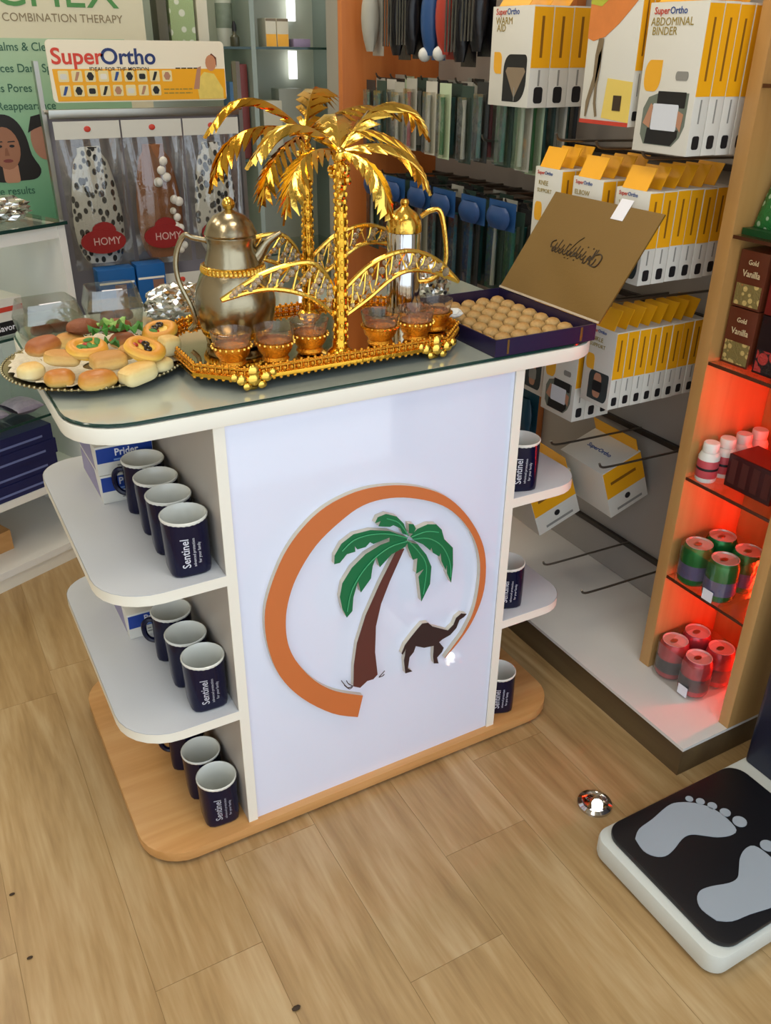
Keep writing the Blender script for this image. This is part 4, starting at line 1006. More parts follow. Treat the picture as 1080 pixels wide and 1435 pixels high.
for y, kd, lab in ((1.16, GREYC, 'pale grey card pouch next to the far orange upright, top row'), (1.02, BLKPOUCH, 'black net pouch left of the blue pouch, top row'), (.95, BLKPOUCH, 'second black net pouch from the far upright, top row'), (.86, BLUC, 'blue pouch left of the red pouch in the top row'), (.795, REDC, 'red pouch hanging in the middle of the top row'), (.73, BLKPOUCH, 'black pouch just right of the red one in the top row'), (.665, BLKPOUCH, 'black pouch beside the second blue pouch in the top row'), (.60, BLUC, 'dark blue pouch beside the wide photo box in the top row')):
    b = blister(lab, .06, .20, .05, kd, kd, 'pouch', 'pouches in the top far row'); b.location = (1.01 if y < .61 else .90, y, 1.283+.012*math.sin(y*40)); hook(y, 1.50)
    if kd in (BLUC, REDC): MB().ball((-.03, .012, .012), .016, 10, 7).obj('white_cap', BRW, b, True)
    elif kd is BLKPOUCH:
        for k in range(4): MB().box(-.052, -.0505, -.022+.013*k, -.016+.013*k, .03, .16).obj('glossy_strip', mat('glossy_black_strip', '#3A3836', .15, var=.2), b)

q = at(737, 612, x=.95)
b = blister('dark teal pouch hanging low just behind the upper right mug', .07, .13, .03, mat('dark_teal_card', '#1E4656', .35, var=.2), mat('dark_teal_pouch', '#1C3F50', .35, var=.25), 'pouch', 'pouches in the far bay'); b.location = q; hook(q.y, q.z+.131)
# ---------------- niche goods
def can_pack(label, x, y, z, body, top, band, group=None):
    t = thing('can_pack', label, 'drink cans', (x, y, z), group)
    for i in range(2):
        for j in range(2):
            cx, cy = x-.034+.068*j, y-.034+.068*i
            c = MB().lathe([(0, 0), (.022, 0), (.0305, .006), (.0325, .012), (.0325, .078), (.029, .088), (.0272, .0915)], 20, (cx, cy, z), False).obj('can', body, t, True)
            MB().lathe([(.0270, .0915), (.0275, .0932), (.026, .0932), (.0245, .0905), (0, .0905)], 20, (cx, cy, z), False).obj('can_top', top, c, True)
            MB().prism(ellipse(0, 0, .010, .006, 12), (cx-.004, cy, z+.0907), (1, 0, 0), (0, 1, 0), 0, .0014).obj('pull_tab', STEEL, c)
            MB().lathe([(.0328, .02), (.0329, .022), (.0329, .05), (.0328, .052)], 20, (cx, cy, z), False).obj('can_band', band, c, True)
    mb = MB(); P = rrect(x-.0685, x+.0685, y-.0685, y+.0685, .03, 4)
    A = [Vector((a, b, z+.001)) for a, b in P]; B = [Vector((a, b, z+.09)) for a, b in P]; C = [Vector((x+(a-x)*.62, y+(b-y)*.62, z+.0945)) for a, b in P]; n = len(P)
    mb.add(A+B+C, [(i, (i+1) % n, n+(i+1) % n, n+i) for i in range(n)]+[(n+i, n+(i+1) % n, 2*n+(i+1) % n, 2*n+i) for i in range(n)]); mb.obj('shrink_wrap', CLEAR, t, True)
    MB().box(x-.071, x-.0695, y-.05, y-.025, z+.006, z+.03).obj('wrap_label', PRINTW, t)
    return t
PINK = mat('pink_red_can', '#C8505A', .25, .5, var=.2, scale=40); SILC = mat('silver_can_top', '#C8BDB6', .25, .4, var=.05); DKB = mat('dark_grey_can_band', '#4C4A50', .3, .4, var=.3, scale=60)
GCAN = mat('green_can', '#1E7A3C', .25, .4, var=.2, scale=40); PBAND = mat('violet_can_band', '#6E6A96', .3, .3, var=.2)
can_pack('shrink-wrapped pack of pink drink cans on the white plinth', 1.0, -.13, PT+.0005, PINK, mat('pink_can_top', '#E2B4B2', .3, .2, var=.05), DKB)
can_pack('shrink-wrapped pack of green drink cans on the lowest glass shelf', 1.005, -.135, NS[0]+.0005, GCAN, SILC, PBAND)
def bottle(label, x, y, z):
    t = thing('pill_bottle', label, 'bottle', (x, y, z), 'white pill bottles in the niche')
    MB().lathe([(0, 0), (.0185, 0), (.0205, .003), (.0205, .052), (.017, .060), (.014, .062)], 22, (x, y, z), False).obj('bottle', mat('white_plastic', '#DEDCD4', .3, var=.02), t, True)
    MB().lathe([(.0152, .0622), (.0155, .064), (.0155, .079), (.014, .081), (0, .081)], 22, (x, y, z), False).obj('cap', mat('white_cap', '#E6E2DA', .35, var=.02), t, True)
    MB().lathe([(.0207, .010), (.0209, .0105), (.0209, .046), (.0207, .0465)], 22, (x, y, z), False).obj('label_band', mat('rose_label', '#C24A52', .4, var=.15, scale=60), t, True)
    MB().lathe([(.021, .026), (.0211, .0262), (.0211, .031), (.021, .0312)], 22, (x, y, z), False).obj('label_print', BLACKP, t, True)
    return t
for i, (x, y) in enumerate(((.966, -.085), (1.012, -.085), (1.058, -.085), (1.104, -.085))):
    bottle('%s white pill bottle with rose label in the row along the niche side' % ['front', 'second', 'third', 'rear'][i], x, y, NS[1]+.0005)
MAROON = mat('dark_maroon_card', '#3A1414', .35, var=.25, scale=30)
t = thing('maroon_carton', 'dark maroon carton standing in front of the pill bottles', 'carton', (1.02, -.17, NS[1]))
MB().box(.982, 1.06, -.225, -.118, NS[1]+.0005, NS[1]+.068).obj('carton', MAROON, t, bevel=.001)
MB().box(.984, 1.058, -.223, -.120, NS[1]+.0683, NS[1]+.069).obj('lid_panel', mat('red_lid_card', '#6E1C18', .4, var=.1), t)
for k in range(4): MB().box(.9812, .9818, -.219+.026*k, -.203+.026*k, NS[1]+.01, NS[1]+.06).obj('pack_print', mat('brown_maroon_print', '#4E2420', .4, var=.2), t)
BRN = mat('coffee_brown_card', '#5A2A18', .35, var=.15, scale=30); KRAFT = spots('coffee_picture_print', '#7A6A3A', '#C2A868', 90, .4, .5); DKRED = mat('dark_red_card', '#6A1A16', .35, var=.15, scale=40)
def coffee(label, x0, x1, y0, y1, z0, z1, m, pic, words):
    t = thing('coffee_carton', label, 'carton', ((x0+x1)/2, (y0+y1)/2, z0), 'cartons on the third niche shelf')
    MB().box(x0, x1, y0, y1, z0, z1).obj('carton', m, t, bevel=.0008); h = z1-z0
    if pic: MB().box(x0-.0006, x0-.0001, y0+.004, y1-.004, z0+h*.04, z0+h*.42).obj('picture_print', pic, t)
    for k, w in enumerate(words): letters('lettering', w, .016 if k else .012, (x0-.0003, (y0+y1)/2, z0+h*(.80-.2*k)), (0, -1, 0), (0, 0, 1), mat('cream_print', '#CDB890', .5, var=.03), t, .01, .9)
    return t
z = NS[2]+.0005
coffee('brown coffee carton standing at the bottom left on the third niche shelf', .965, 1.06, -.127, -.064, z, z+.104, BRN, KRAFT, ['Gold', 'Vanilla'])
coffee('brown coffee carton stacked on top against the niche side', .965, 1.06, -.126, -.064, z+.106, z+.205, BRN, KRAFT, ['Gold', 'Vanilla'])
coffee('black and red carton at the bottom right on the third niche shelf', .966, 1.06, -.215, -.136, z, z+.104, mat('black_red_card', '#1F1416', .3, var=.3, scale=25), spots('red_fruit_print', '#1E1012', '#A8322E', 50, .5, .4), ['Choco'])
coffee('dark red carton stacked at the top right of the third niche shelf', .966, 1.06, -.215, -.136, z+.106, z+.205, DKRED, None, [])
t = thing('green_candy_bag', 'shiny green patterned candy bag leaning on the fourth niche shelf', 'bag', (1.02, -.145, NS[3]))
gb = spots('green_candy_print', '#1F6E34', '#9DB89A', 70, .28, .25)
def pillow(u, w):
    a = 2*PI*u; s = math.sin(PI*min(max(w, .02), .98))**.45; x = .028*math.cos(a)*s; y = .072*math.copysign(abs(math.sin(a))**.7, math.sin(a)); zz = .115*w
    return Vector((.985+x+zz*.45, -.134+y, NS[3]+.012+zz))
MB().grid(pillow, 20, 10, True).obj('pouch', gb, t, True, fix=True)
MB().box(.958, 1.016, -.206, -.062, NS[3]+.0006, NS[3]+.0115).obj('base_fold', mat('dark_green_fold', '#16401F', .35), t)

# ------------------------------------------------------------------ weighing scale
sc = thing('weighing_scale', 'white weighing scale with black footprint platform and navy column', 'scale', (.73, -.48, 0))
WPL = mat('off_white_plastic', '#C9CCC4', .4, var=.03)
b = MB().slab(rrect(.538, 1.03, -.632, -.338, .03), .004, .048).obj('base', WPL, sc, bevel=.008)
for x in (.57, .99):
    for y in (-.60, -.37): MB().lathe([(.014, 0), (.014, .0045)], 12, (x, y, 0)).obj('foot', BLACKP, sc)
MB().slab(rrect(.556, .898, -.624, -.346, .035), .0482, .058).obj('platform', mat('black_rubber_mat', '#141418', .35, var=.15), sc, bevel=.003)
FPZ = .0583; FGREY = mat('grey_foot_print', '#9AA3AC', .45, var=.04)
sole = [(362, 580), (380, 535), (440, 490), (510, 430), (560, 412), (640, 415), (720, 440), (790, 490), (830, 540), (800, 565), (740, 572), (680, 565), (620, 560), (580, 580), (540, 630), (500, 660), (450, 660), (400, 635)]
toes = [(612, 395, .0075), (663, 407, .0085), (718, 427, .0092), (778, 458, .0105), (845, 500, .0135)]
AXY = -.487
for s in (1, -1):
    P = [at(780+a/3.3, 1000+b/3.3, z=FPZ) for a, b in sole]
    P = csm([(p.x, p.y if s == 1 else 2*AXY-p.y) for p in P]+[(P[0].x, P[0].y if s == 1 else 2*AXY-P[0].y)], 3)[:-1]
    f = MB().slab(P, .0582, .0592).obj('footprint', FGREY, sc, fix=True)
    for a, b, r in toes:
        q = at(780+a/3.3, 1000+b/3.3, z=FPZ); y = q.y if s == 1 else 2*AXY-q.y
        MB().slab(ellipse(q.x, y, r, r*.92, 16), .0582, .0592).obj('toe_print', FGREY, f)
MB().slab(rrect(.932, 1.02, -.612, -.342, .012), .0485, .95).obj('column', mat('navy_column', '#101830', .35, var=.06), sc, bevel=.003)
# ------------------------------------------------------------------ glass-topped white cabinet at the back left
LCA = math.radians(24); cx_, cy_ = .043, 1.22
ux = Vector((math.cos(LCA), math.sin(LCA), 0)); uy = Vector((-math.sin(LCA), math.cos(LCA), 0)); O = Vector((cx_, cy_, 0))
def lbox(a0, a1, b0, b1, z0, z1):           # a runs left from the right front corner, b runs back
    v = [O-ux*a+uy*b+Vector((0, 0, z)) for z in (z0, z1) for b in (b0, b1) for a in (a1, a0)]
    return MB().add(v, [(0, 2, 3, 1), (4, 5, 7, 6), (0, 1, 5, 4), (2, 6, 7, 3), (0, 4, 6, 2), (1, 3, 7, 5)])
LW, LD = .95, .40
lc = thing('glass_top_cabinet', 'white open cabinet with glass top and glass shelves behind the counter', 'cabinet', O-ux*LW/2+uy*LD/2)
lbox(0, .02, 0, LD, .0, .915).obj('side_panel', WHITE, lc)
lbox(LW-.02, LW, 0, LD, .0, .915).obj('side_panel', WHITE, lc)
lbox(.0202, LW-.0202, LD-.015, LD, .0, .915).obj('back_panel', WHITE, lc)
lbox(.0202, LW-.0202, .004, LD-.0152, .04, .06).obj('bottom_board', WHITE, lc)
lbox(.0202, LW-.0202, .012, .03, 0, .0395).obj('kick_board', CREAM, lc)
lbox(.0202, LW-.0202, .004, LD-.0152, .232, .25).obj('lower_board', WHITE, lc)
lbox(.0202, LW-.0202, .002, .02, .885, .915).obj('top_rail', WHITE, lc)
for z in (.45, .67):
    g = lbox(.0202, LW-.0202, .006, LD-.0152, z-.006, z).obj('glass_shelf', SHEET, lc); lbox(.0202, LW-.0202, .003, .0058, z-.006, z).obj('shelf_edge', GLASSEDGE, g)
g = lbox(-.004, LW+.004, -.006, LD+.004, .916, .924).obj('glass_top', SHEET, lc); lbox(-.004, LW+.004, -.009, -.0062, .916, .924).obj('top_edge', GLASSEDGE, g)
lbox(.26, .52, .1, .3, .0602, .12).obj('bottom_drawer', BEECH, lc)
def P(a, b, z): return O-ux*a+uy*b+Vector((0, 0, z))
q = P(.13, .12, .9243); foil('foil_platter', 'foil covered platter on the glass-topped cabinet', 'foil', tuple(q), (.10, .075, .036), 12)
NB = mat('navy_carton', '#1A2150', .35, var=.1)
for i in range(4):
    t = thing('navy_carton', '%s navy carton of the stack on the low white shelf' % ['lowest', 'second', 'third', 'topmost'][i], 'carton', P(.27, .12, .2505+.042*i), 'stacked navy cartons')
    lbox(.125+.004*(i % 2), .40, .012+.003*(i % 2), .24, .2505+.0422*i, .2505+.0422*i+.0415).obj('carton', NB, t)
    m = lbox(.16, .34, .0115+.003*(i % 2)-.0006, .0115+.003*(i % 2), .2505+.0422*i+.012, .2505+.0422*i+.018).obj('print_line', mat('pale_navy_print', '#6A76A8', .4, var=.1), t)
pm_ = mat('mottled_packet', '#8C8494', .3, var=.5, scale=60)
for i, (a, b) in enumerate(((.17, .07), (.265, .08), (.36, .07), (.25, .19))):
    t = thing('foil_packet', '%s of the mottled grey packets on the lower glass shelf' % ['rightmost', 'second from the right', 'leftmost', 'rearmost'][i], 'packet', P(a, b, .4505), 'grey packets on the glass shelf')
    q = P(a, b, .4505)
    def pk(u, w, q=q, i=i):
        an = 2*PI*u; s = math.sin(PI*(.04+.92*w))**.5; return q+ux*((w-.5)*.075)+uy*(.045*math.sin(an))*1.0+Vector((0, 0, .0185+.018*math.cos(an)*s+.002*math.sin(9*an+i)*s))
    MB().grid(pk, 22, 9, True).obj('pouch', pm_, t, True, fix=True)
    e = MB(); e.add([q+ux*a_+uy*b_+Vector((0, 0, z_)) for z_ in (.018, .0188) for b_ in (-.045, .045) for a_ in (.0375, .045)], [(0, 2, 3, 1), (4, 5, 7, 6), (0, 1, 5, 4), (2, 6, 7, 3), (0, 4, 6, 2), (1, 3, 7, 5)]); e.obj('crimped_seal', STEEL, t)
t = thing('small_carton', 'small white carton with a black band on the upper glass shelf', 'carton', P(.2, .06, .6705))
lbox(.135, .30, .03, .12, .6705, .76).obj('carton', CARTON, t); lbox(.136, .30, .0294, .0298, .672, .705).obj('black_band', BLACKP, t)
lbox(.136, .30, .0294, .0298, .728, .74).obj('red_band', REDP, t)
letters('lettering', 'Savor', .022, P(.19, .0288, .689), ux, (0, 0, 1), PRINTW, t, .01)

# ------------------------------------------------------------------ support display stand with header sign
YS = 1.58
st = thing('display_stand', 'floor display stand with yellow and white header sign and hanging bags', 'stand', (.38, YS+.06, 0))
MB().box(.105, .665, YS+.045, YS+.06, .03, 1.15).obj('back_panel', mat('grey_lilac_board', '#8E8990', .6, var=.06), st)
MB().box(.09, .68, YS-.1, YS+.2, 0, .028).obj('floor_plate', STEEL, st)
for x in (.095, .665): MB().box(x, x+.012, YS+.03, YS+.065, .03, 1.27).obj('post', STEEL, st)
MB().box(.11, .66, YS+.012, YS+.03, 1.128, 1.152).obj('shelf_rail', STEEL, st, bevel=.003)
MB().tube([(.10, YS+.02, 1.146), (.67, YS+.02, 1.146)], .005, 8).obj('rail_bar', CHROME, st, True)
SX0, SX1, SZ0, SZ1 = .133, .632, 1.168, 1.322
sg = MB().prism(rrect(SX0, SX1, SZ0, SZ1, .012, 4), (0, YS+.04, 0), (1, 0, 0), (0, 0, 1), 0, .006).obj('header_sign', mat('cream_sign_board', '#EFE6CE', .4, var=.02), st)
SY = YS+.0338
MB().prism([(SX0+.012, SZ0+.003), (SX1-.002, SZ0+.003), (SX1-.002, SZ0+.083), (SX0+.008, SZ0+.083)], (0, SY, 0), (1, 0, 0), (0, 0, 1), 0, .0006).obj('yellow_panel', YELLOW, sg)
letters('lettering', 'Super', .055, (SX0+.078, SY-.0002, SZ1-.042), (1, 0, 0), (0, 0, 1), mat('sign_red', '#D2402A', .4, var=0), sg, .02, 1.08)
letters('lettering', 'Ortho', .055, (SX0+.218, SY-.0002, SZ1-.042), (1, 0, 0), (0, 0, 1), mat('sign_blue', '#23366E', .4, var=0), sg, .02, 1.08)
letters('lettering', 'IDEAL FOR THE MOTION', .014, (SX0+.19, SY-.0002, SZ1-.072), (1, 0, 0), (0, 0, 1), BLACKP, sg, .01, 1.05)
lines_print((SX0+.35, SY, SZ1-.068), (1, 0, 0), (0, 0, 1), .085, 1, .007, .01, 5).obj('small_print', BLACKP, sg)
lines_print((SX0+.31, SY-.0007, SZ0+.032), (1, 0, 0), (0, 0, 1), .09, 2, .003, .01, 6).obj('small_print', OLIVEP, sg)
icm = [CARTON, SKINP, BLACKP, mat('pale_icon', '#E8E2D4', .5), BLUEP, BLACKP, BLACKP, BLACKP, SKINP]
for r_ in range(2):
    for k in range(9 - r_):
        x = SX0+.035+k*.036; zz = SZ0+.065-r_*.036
        ti = MB().prism(rrect(x-.014, x+.014, zz-.014, zz+.014, .003, 2), (0, SY-.0007, 0), (1, 0, 0), (0, 0, 1), 0, .0005).obj('picture_tile', mat('tile_cream', '#EAD9A0', .5, var=.03), sg)
        pm2 = icm[(k+r_*4) % 9]
        sh = [rrect(x-.009, x+.009, zz-.008, zz+.006, .004, 3), [(x-.008, zz-.011), (x-.001, zz-.011), (x+.006, zz+.004), (x+.008, zz+.011), (x, zz+.011), (x-.004, zz)], [(x-.01, zz), (x-.004, zz+.010), (x+.004, zz+.010), (x+.01, zz), (x+.005, zz-.010), (x-.005, zz-.010)]][(k+r_) % 3]
        MB().prism(sh, (0, SY-.0013, 0), (1, 0, 0), (0, 0, 1), 0, .0005).obj('picture_print', pm2, sg)
# printed figure at the right end of the sign: raised arm, warm clothes
xf = SX1-.055
for poly, m in (([(xf-.03, SZ0+.004), (xf-.035, SZ0+.05), (xf-.01, SZ0+.075), (xf+.02, SZ0+.07), (xf+.045, SZ0+.03), (xf+.045, SZ0+.004)], mat('pale_yellow_shirt', '#E6CC66', .5, var=.15, scale=60)), ([(xf-.045, SZ0+.03), (xf-.03, SZ0+.085), (xf-.018, SZ0+.09), (xf-.028, SZ0+.03)], SKINP), (ellipse(xf+.012, SZ0+.098, .016, .021, 14), mat('face_print_tone', '#C98A62', .5)), ([(xf+.004, SZ0+.112), (xf+.016, SZ0+.123), (xf+.03, SZ0+.112), (xf+.03, SZ0+.088), (xf+.024, SZ0+.105)], mat('brown_hair_print', '#6E3A24', .5))):
    MB().prism(poly, (0, SY-.0006, 0), (1, 0, 0), (0, 0, 1), 0, .0004+.0003*random.random()).obj('figure_print', m, sg)

# ---------------- slipper socks in clear bags
DOT = spots('dalmatian_fleece', '#C9C7BE', '#2A2A28', 62, .38, .9, (1, 1, .7)); FAWN = mat('fawn_fleece', '#8A5A3A', .95, var=.15, scale=40, bump=.6, bscale=300); RED2 = mat('red_badge', '#8A1A18', .4, var=.12); HDR = mat('white_header_card', '#CFCDC2', .4, var=.04)
POM = mat('white_pompom', '#D8D4C8', .9, var=.05)
def sock_bag(label, xc, y, zt, w, h, style):
    t = thing('slipper_sock_bag', label, 'bag', (xc, y, zt-h), 'slipper socks in clear bags')
    MB().box(xc-w/2, xc+w/2, y-.002, y-.0005, zt-.045, zt).obj('header_card', HDR, t)
    MB().ball((xc, y-.003, zt-.02), .008, 8, 5, (1.2, .2, 1)).obj('header_logo', REDP, t, True)
    def film_(s):
        def fn(u, q):
            x = (u-.5)*w*(1-.05*q); bul = .030*math.sin(PI*u)*math.sin(PI*min(1, q*.9+.06)); fold = .003*math.sin(u*23+s)*(1-q)
            return Vector((xc+x, y+s*(bul+fold)-.001, zt-.045-q*(h-.045)))
        return fn
    mb = MB().grid(film_(-1), 25, 12); mb.grid(film_(1), 25, 12); mb.obj('clear_bag', CLEAR, t, True)
    z0 = zt-h+.02; hh = h-.085
    def sock(u, q):
        a = 2*PI*u; wd = w*(.26+.15*q if q < .6 else .35)*(math.sin(PI*min(1, (1-q)*.95+.05)))**.35 if False else w*(.47-.17*q)*(math.sin(PI*(.06+.9*(1-q)*1.0))**.3 if q < .94 else .6)
        return Vector((xc+(.02-.05*q)*w*2*0+wd*math.cos(a)-w*.02, y+.021*math.sin(a)*(.5+.5*math.sin(PI*(.1+.8*q))), z0+hh*q))
    so = MB().grid(sock, 28, 18, True); so.f += [tuple(range(27, -1, -1)), tuple(range(17*28, 18*28))]
    o = so.obj('slipper_sock', DOT if style == 'dot' else FAWN, t, True, fix=True)
    if style == 'fawn':
        rnd = random.Random(5)
        for (a, b) in ((.1, .86), (.05, .78), (.13, .72), (-.02, .68), (.22, .52), (.3, .50), (.18, .42), (.24, .36), (.2, .28), (.28, .26), (-.22, .2), (.26, .06), (.32, .1)):
            MB().ball((xc+a*w, y-.0215, z0+hh*b), rnd.uniform(.010, .014), 8, 6, (1, .6, 1)).obj('pompom', POM, o, True)
    zz = z0+hh*.20; xb = xc-.02*w
    MB().prism(ellipse(xb, zz, w*.36, .034, 22), (0, y-.024, 0), (1, 0, 0), (0, 0, 1), 0, .006).obj('badge', RED2, t)
    MB().prism(ellipse(xb+.006, zz+.03, w*.19, .024, 16), (0, y-.0235, 0), (1, 0, 0), (0, 0, 1), 0, .005).obj('badge', RED2, t)
    letters('badge_lettering', 'HOMY', .030, (xb+.01, y-.0302, zz), (1, 0, 0), (0, 0, 1), mat('pale_pink_print', '#C9A8A0', .5), t, .0, .9)
    return t
sock_bag('clear bag with a black-spotted white fleece slipper sock, at the left', .198, YS-.03, 1.125, .178, .40, 'dot')
sock_bag('clear bag with a fawn fleece slipper sock with white pompoms', .378, YS-.03, 1.125, .172, .40, 'fawn')
sock_bag('clear bag with a black-spotted slipper sock behind the gold fronds', .553, YS-.03, 1.125, .168, .40, 'dot')
t0 = thing('spare_sock_bag', 'clear sock bag with white header card low behind the foil parcel', 'bag', (.41, YS-.07, .45))
MB().box(.355, .47, YS-.072, YS-.07, .655, .70).obj('header_card', HDR, t0); MB().ball((.41, YS-.073, .68), .008, 8, 5, (1.2, .2, 1)).obj('header_logo', REDP, t0, True)
MB().grid(lambda u, q: Vector((.358+.11*u, YS-.071-.03*math.sin(PI*u)*math.sin(PI*q)+.003*math.sin(u*25)*(1-q), .655-.2*q)), 22, 8).obj('clear_bag', CLEAR, t0, True)
MB().grid(lambda u, q: Vector((.413+.042*math.cos(2*PI*u)*(1-.3*abs(q-.5)), YS-.062+.014*math.sin(2*PI*u), .47+.15*q)), 20, 6, True).obj('slipper_sock', mat('grey_fleece', '#9A9CA0', .9, var=.2), t0, True)
BLUB = mat('bright_blue_card', '#155A9C', .35, var=.08); BRNB = mat('rosy_brown_card', '#8A6656', .45, var=.1)
for i, (xa, xb, zt) in enumerate(((.155, .262, .735), (.268, .352, .74))):
    t = thing('blue_carton', ['blue carton with a rosy stripe below the spotted sock bag', 'blue carton with a rosy stripe below the fawn sock bag'][i], 'carton', ((xa+xb)/2, YS-.06, zt-.16), 'blue cartons on the stand')
    MB().box(xa, xb, YS-.10, YS-.04, zt-.16, zt).obj('carton', BLUB, t, bevel=.001)
    MB().box(xa+.045, xa+.078, YS-.1006, YS-.1001, zt-.155, zt-.045).obj('rosy_stripe', BRNB, t)
    MB().box(xa+.002, xb-.004, YS-.1006, YS-.1001, zt-.042, zt-.036).obj('cream_line', CREAM, t)
MB().box(.11, .353, YS-.105, YS+.044, .563, .573).obj('shelf', STEEL, st)
t0.location = t0.location

# ------------------------------------------------------------------ green poster board
PY = 1.95
pb = thing('poster_board', 'green and cream therapy poster board standing behind the cabinet', 'poster', (.02, PY, 0))
GRAD = ramp_mat('green_poster_print', [(.0, '#3E8C63'), (.45, '#5E9E78'), (.75, '#86B38F'), (1, '#A9C3A0')], .45, noise=.06, bump=0)
x0, x1 = -.55, .50
MB().box(x0, x1, PY, PY+.02, .3, 2.0).obj('board', mat('cream_poster_print', '#D6CFB2', .5, var=.02), pb)
MB().box(x0+.005, x1-.07, PY-.0008, PY-.0001, .31, 1.325).obj('green_field', GRAD, pb)
for x in (x0+.1, x1-.12): MB().box(x, x+.03, PY-.1, PY+.12, 0, .3).obj('stand_foot', STEEL, pb)
q = at(105, 12, y=PY); letters('lettering', 'ACHEX', .13, (.20, PY-.0006, 1.447), (1, 0, 0), (0, 0, 1), mat('leaf_green_print', '#4F8A4A', .5, var=.05), pb, .0, 1.05)
letters('lettering', 'POWERFUL COMBINATION THERAPY', .031, (.175, PY-.0006, 1.378), (1, 0, 0), (0, 0, 1), mat('soft_brown_print', '#8A7A5C', .5, var=.05), pb, .0, .98)
for s, px, py, rt_ in (('Calms & Clears', 45, 66, 1), ('Reduces Dark Spots', 40, 96, 1), ('Reduces Pores', 10, 124, 1), ('Reduces Reappearance', 20, 149, 1), ('visible results', 20, 268, 1)):
    q = at(px, py, y=PY); letters('lettering', s, .032, (q.x-.02, PY-.0012, q.z), (1, 0, 0), (0, 0, 1), mat('dark_green_print', '#34604C', .5, var=.05), pb, .006, .95)
def face(px, py, k, hair):
    q = at(px, py, y=PY)
    def pr(poly, m, l, nm='portrait_print'): MB().prism([(q.x+a*k, q.z+b*k) for a, b in poly], (0, PY-.0008, 0), (1, 0, 0), (0, 0, 1), .0001, .0004+.0003*l).obj(nm, m, pb)
    if hair:
        pr(csm([(-.055, .05), (-.03, .085), (.01, .09), (.04, .07), (.058, .03), (.066, -.02), (.085, -.06), (.07, -.085), (.03, -.09), (-.05, -.09), (-.075, -.05), (-.06, 0), (-.055, .05)], 3)[:-1], mat('black_hair_print', '#1E1A18', .5, var=.1), 1)
        pr(rrect(-.022, .022, -.095, -.04, .01), SKINP, 2)
        pr(ellipse(-.004, -.0, .040, .058), mat('brown_skin_print', '#9A6A50', .5, var=.08), 3)
        for sx in (-.02, .014): pr(ellipse(sx, .006, .0075, .004, 10), BLACKP, 4); pr([(sx-.011, .016), (sx+.011, .017), (sx+.009, .02), (sx-.009, .019)], BLACKP, 4)
        pr([(-.006, .0), (.0, .002), (.004, -.02), (-.010, -.02)], mat('nose_print_tone', '#85573F', .5), 4); pr(ellipse(-.003, -.034, .014, .005, 12), mat('lip_print', '#7A3A36', .5), 4)
    else:
        pr(ellipse(0, 0, .04, .06), mat('tan_skin_print', '#A87862', .5, var=.08), 2); pr([(-.045, .02), (-.03, .065), (0, .072), (.03, .06), (.02, .045), (-.025, .03)], mat('black_hair_print', '#1E1A18', .5), 3)
face(10, 208, 1.05, True); face(62, 195, 1.0, False)

# ------------------------------------------------------------------ pale display cabinet at the back wall
bc = thing('back_display_cabinet', 'pale back display cabinet with glass shelves and bright light strips', 'cabinet', (.95, 2.5, 0))
PALE = mat('pale_green_white_laminate', '#C7CCBC', .5, var=.03)
MB().box(.50, 1.40, 2.62, 2.66, .0, 2.3).obj('back_panel', PALE, bc)
for x in (.50, .985, 1.385): MB().box(x, x+.018, 2.30, 2.619, 0, 2.3).obj('divider', PALE if x < .9 else mat('grey_green_divider', '#8E9A90', .5, var=.03), bc)
for z in (.55, .92, 1.308, 1.68):
    for xa, xb in ((.519, .984), (1.004, 1.384)):
        g = MB().box(xa, xb, 2.305, 2.6, z-.008, z).obj('glass_shelf', SHEET, bc); MB().box(xa, xb, 2.302, 2.3045, z-.008, z).obj('shelf_edge', GLASSEDGE, g)
LSTR = mat('white_light_strip', '#FFFFFF', .4, var=0, emit=1.6)
for za, zb in ((1.19, 1.295), (1.40, 1.62)): MB().box(1.262, 1.292, 2.58, 2.60, za, zb).obj('light_strip', LSTR, bc)
struct('trim_2', MB().box(1.285, 1.40, 2.15, 2.28, 0, ZC), mat('pale_grey_pillar', '#B5B2A6', .6, var=.03), 'pale grey pillar beside the far orange upright')
def good(name, label, cat, x0, x1, z, h, m, y=2.34, d=.08, top=None, bot=None):
    t = thing(name, label, cat, ((x0+x1)/2, y+d/2, z))
    MB().box(x0, x1, y, y+d, z+.0005, z+h).obj('carton', m, t, bevel=.001)
    if bot: MB().box(x0+.001, x1-.001, y-.0006, y-.0001, z+.002, z+h*.45).obj('lower_band', bot, t)
    if top: MB().box(x0+.001, x1-.001, y-.0006, y-.0001, z+h*.9, z+h-.001).obj('top_band', top, t)
    return t
BT = mat('brown_top_print', '#7A6A50', .5); CREAMC = mat('cream_card', '#CFC8B0', .45, var=.05)
good('yellow_band_carton', 'left of two yellow-banded cartons on the back glass shelf', 'carton', 1.062, 1.105, 1.308, .095, CREAMC, top=BT, bot=YELLOW)
good('yellow_band_carton', 'right of two yellow-banded cartons on the back glass shelf', 'carton', 1.108, 1.155, 1.308, .095, CREAMC, top=BT, bot=YELLOW)
good('lilac_carton', 'flat lilac carton right of the yellow-banded cartons', 'carton', 1.175, 1.245, 1.308, .028, mat('lilac_card', '#9A8AA8', .5, var=.1))
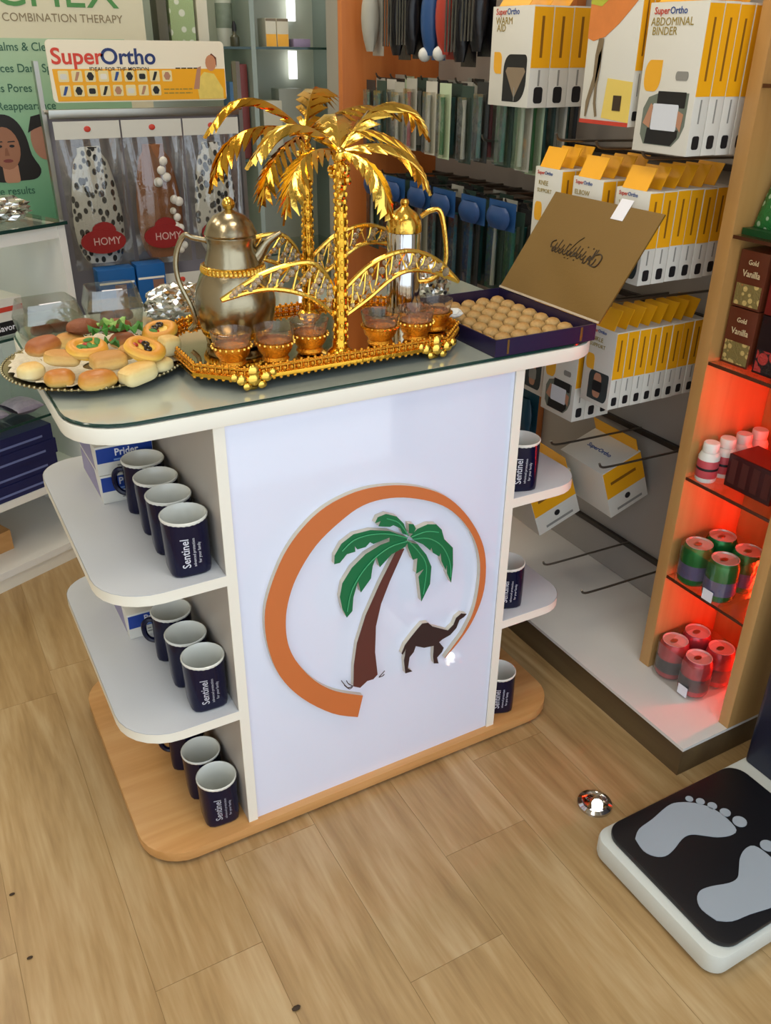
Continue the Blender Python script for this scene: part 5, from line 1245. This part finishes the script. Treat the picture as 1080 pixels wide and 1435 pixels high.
good('red_carton', 'tall dark red carton standing left of the back cabinet divider', 'carton', .945, .978, .92, .33, mat('dull_red_card', '#7A3A38', .5, var=.1))
good('blue_carton', 'slim blue carton beside the dark red one in the back cabinet', 'carton', .905, .94, .92, .27, mat('dull_blue_card', '#3E6486', .5, var=.12))
good('grey_carton', 'pale grey carton behind the gold palm crown', 'carton', 1.15, 1.26, .92, .24, mat('pale_grey_card', '#AEB2A4', .5, var=.06), y=2.45)
good('cream_carton', 'cream carton just left of the pale grey one', 'carton', 1.06, 1.14, .92, .20, CREAMC, y=2.4)
good('leaf_carton', 'tall white carton with green leaf print above the header sign', 'carton', .70, .79, 1.308, .20, spots('green_leaf_print', '#9DB07A', '#D5D8C2', 30, .3, .5), bot=None)
good('navy_foot_carton', 'slim cream carton right of the green leaf carton', 'carton', .80, .84, 1.308, .20, CREAMC, bot=None)
good('dark_carton', 'dark narrow carton left of the green leaf carton', 'carton', .655, .69, 1.308, .20, mat('olive_dark_card', '#5E5A48', .5, var=.1))
t = thing('dropper_bottle', 'small dark dropper bottle on the back glass shelf', 'bottle', (.945, 2.36, 1.308))
MB().lathe([(0, 0), (.016, 0), (.017, .004), (.017, .03), (.008, .04), (.007, .05)], 16, (.945, 2.36, 1.3085), False).obj('bottle', mat('dark_olive_glass', '#4A4A38', .2), t, True)
MB().lathe([(.0085, .0502), (.0085, .068), (.004, .082), (0, .083)], 14, (.945, 2.36, 1.3085), False).obj('dropper', BLACKP, t, True)
t = thing('tall_bottle', 'tall pale bottle with dark print near the cabinet divider', 'bottle', (.93, 2.42, 1.308))
MB().lathe([(0, 0), (.03, 0), (.031, .01), (.031, .16), (.014, .19), (.013, .21), (0, .21)], 18, (.93, 2.42, 1.3085), False).obj('bottle', mat('pale_bottle_plastic', '#B9BDAE', .4), t, True)
MB().lathe([(.0314, .06), (.0316, .061), (.0316, .14), (.0314, .141)], 18, (.93, 2.42, 1.3085), False).obj('label_band', mat('grey_green_label', '#7E8A78', .5, var=.2, scale=50), t, True)
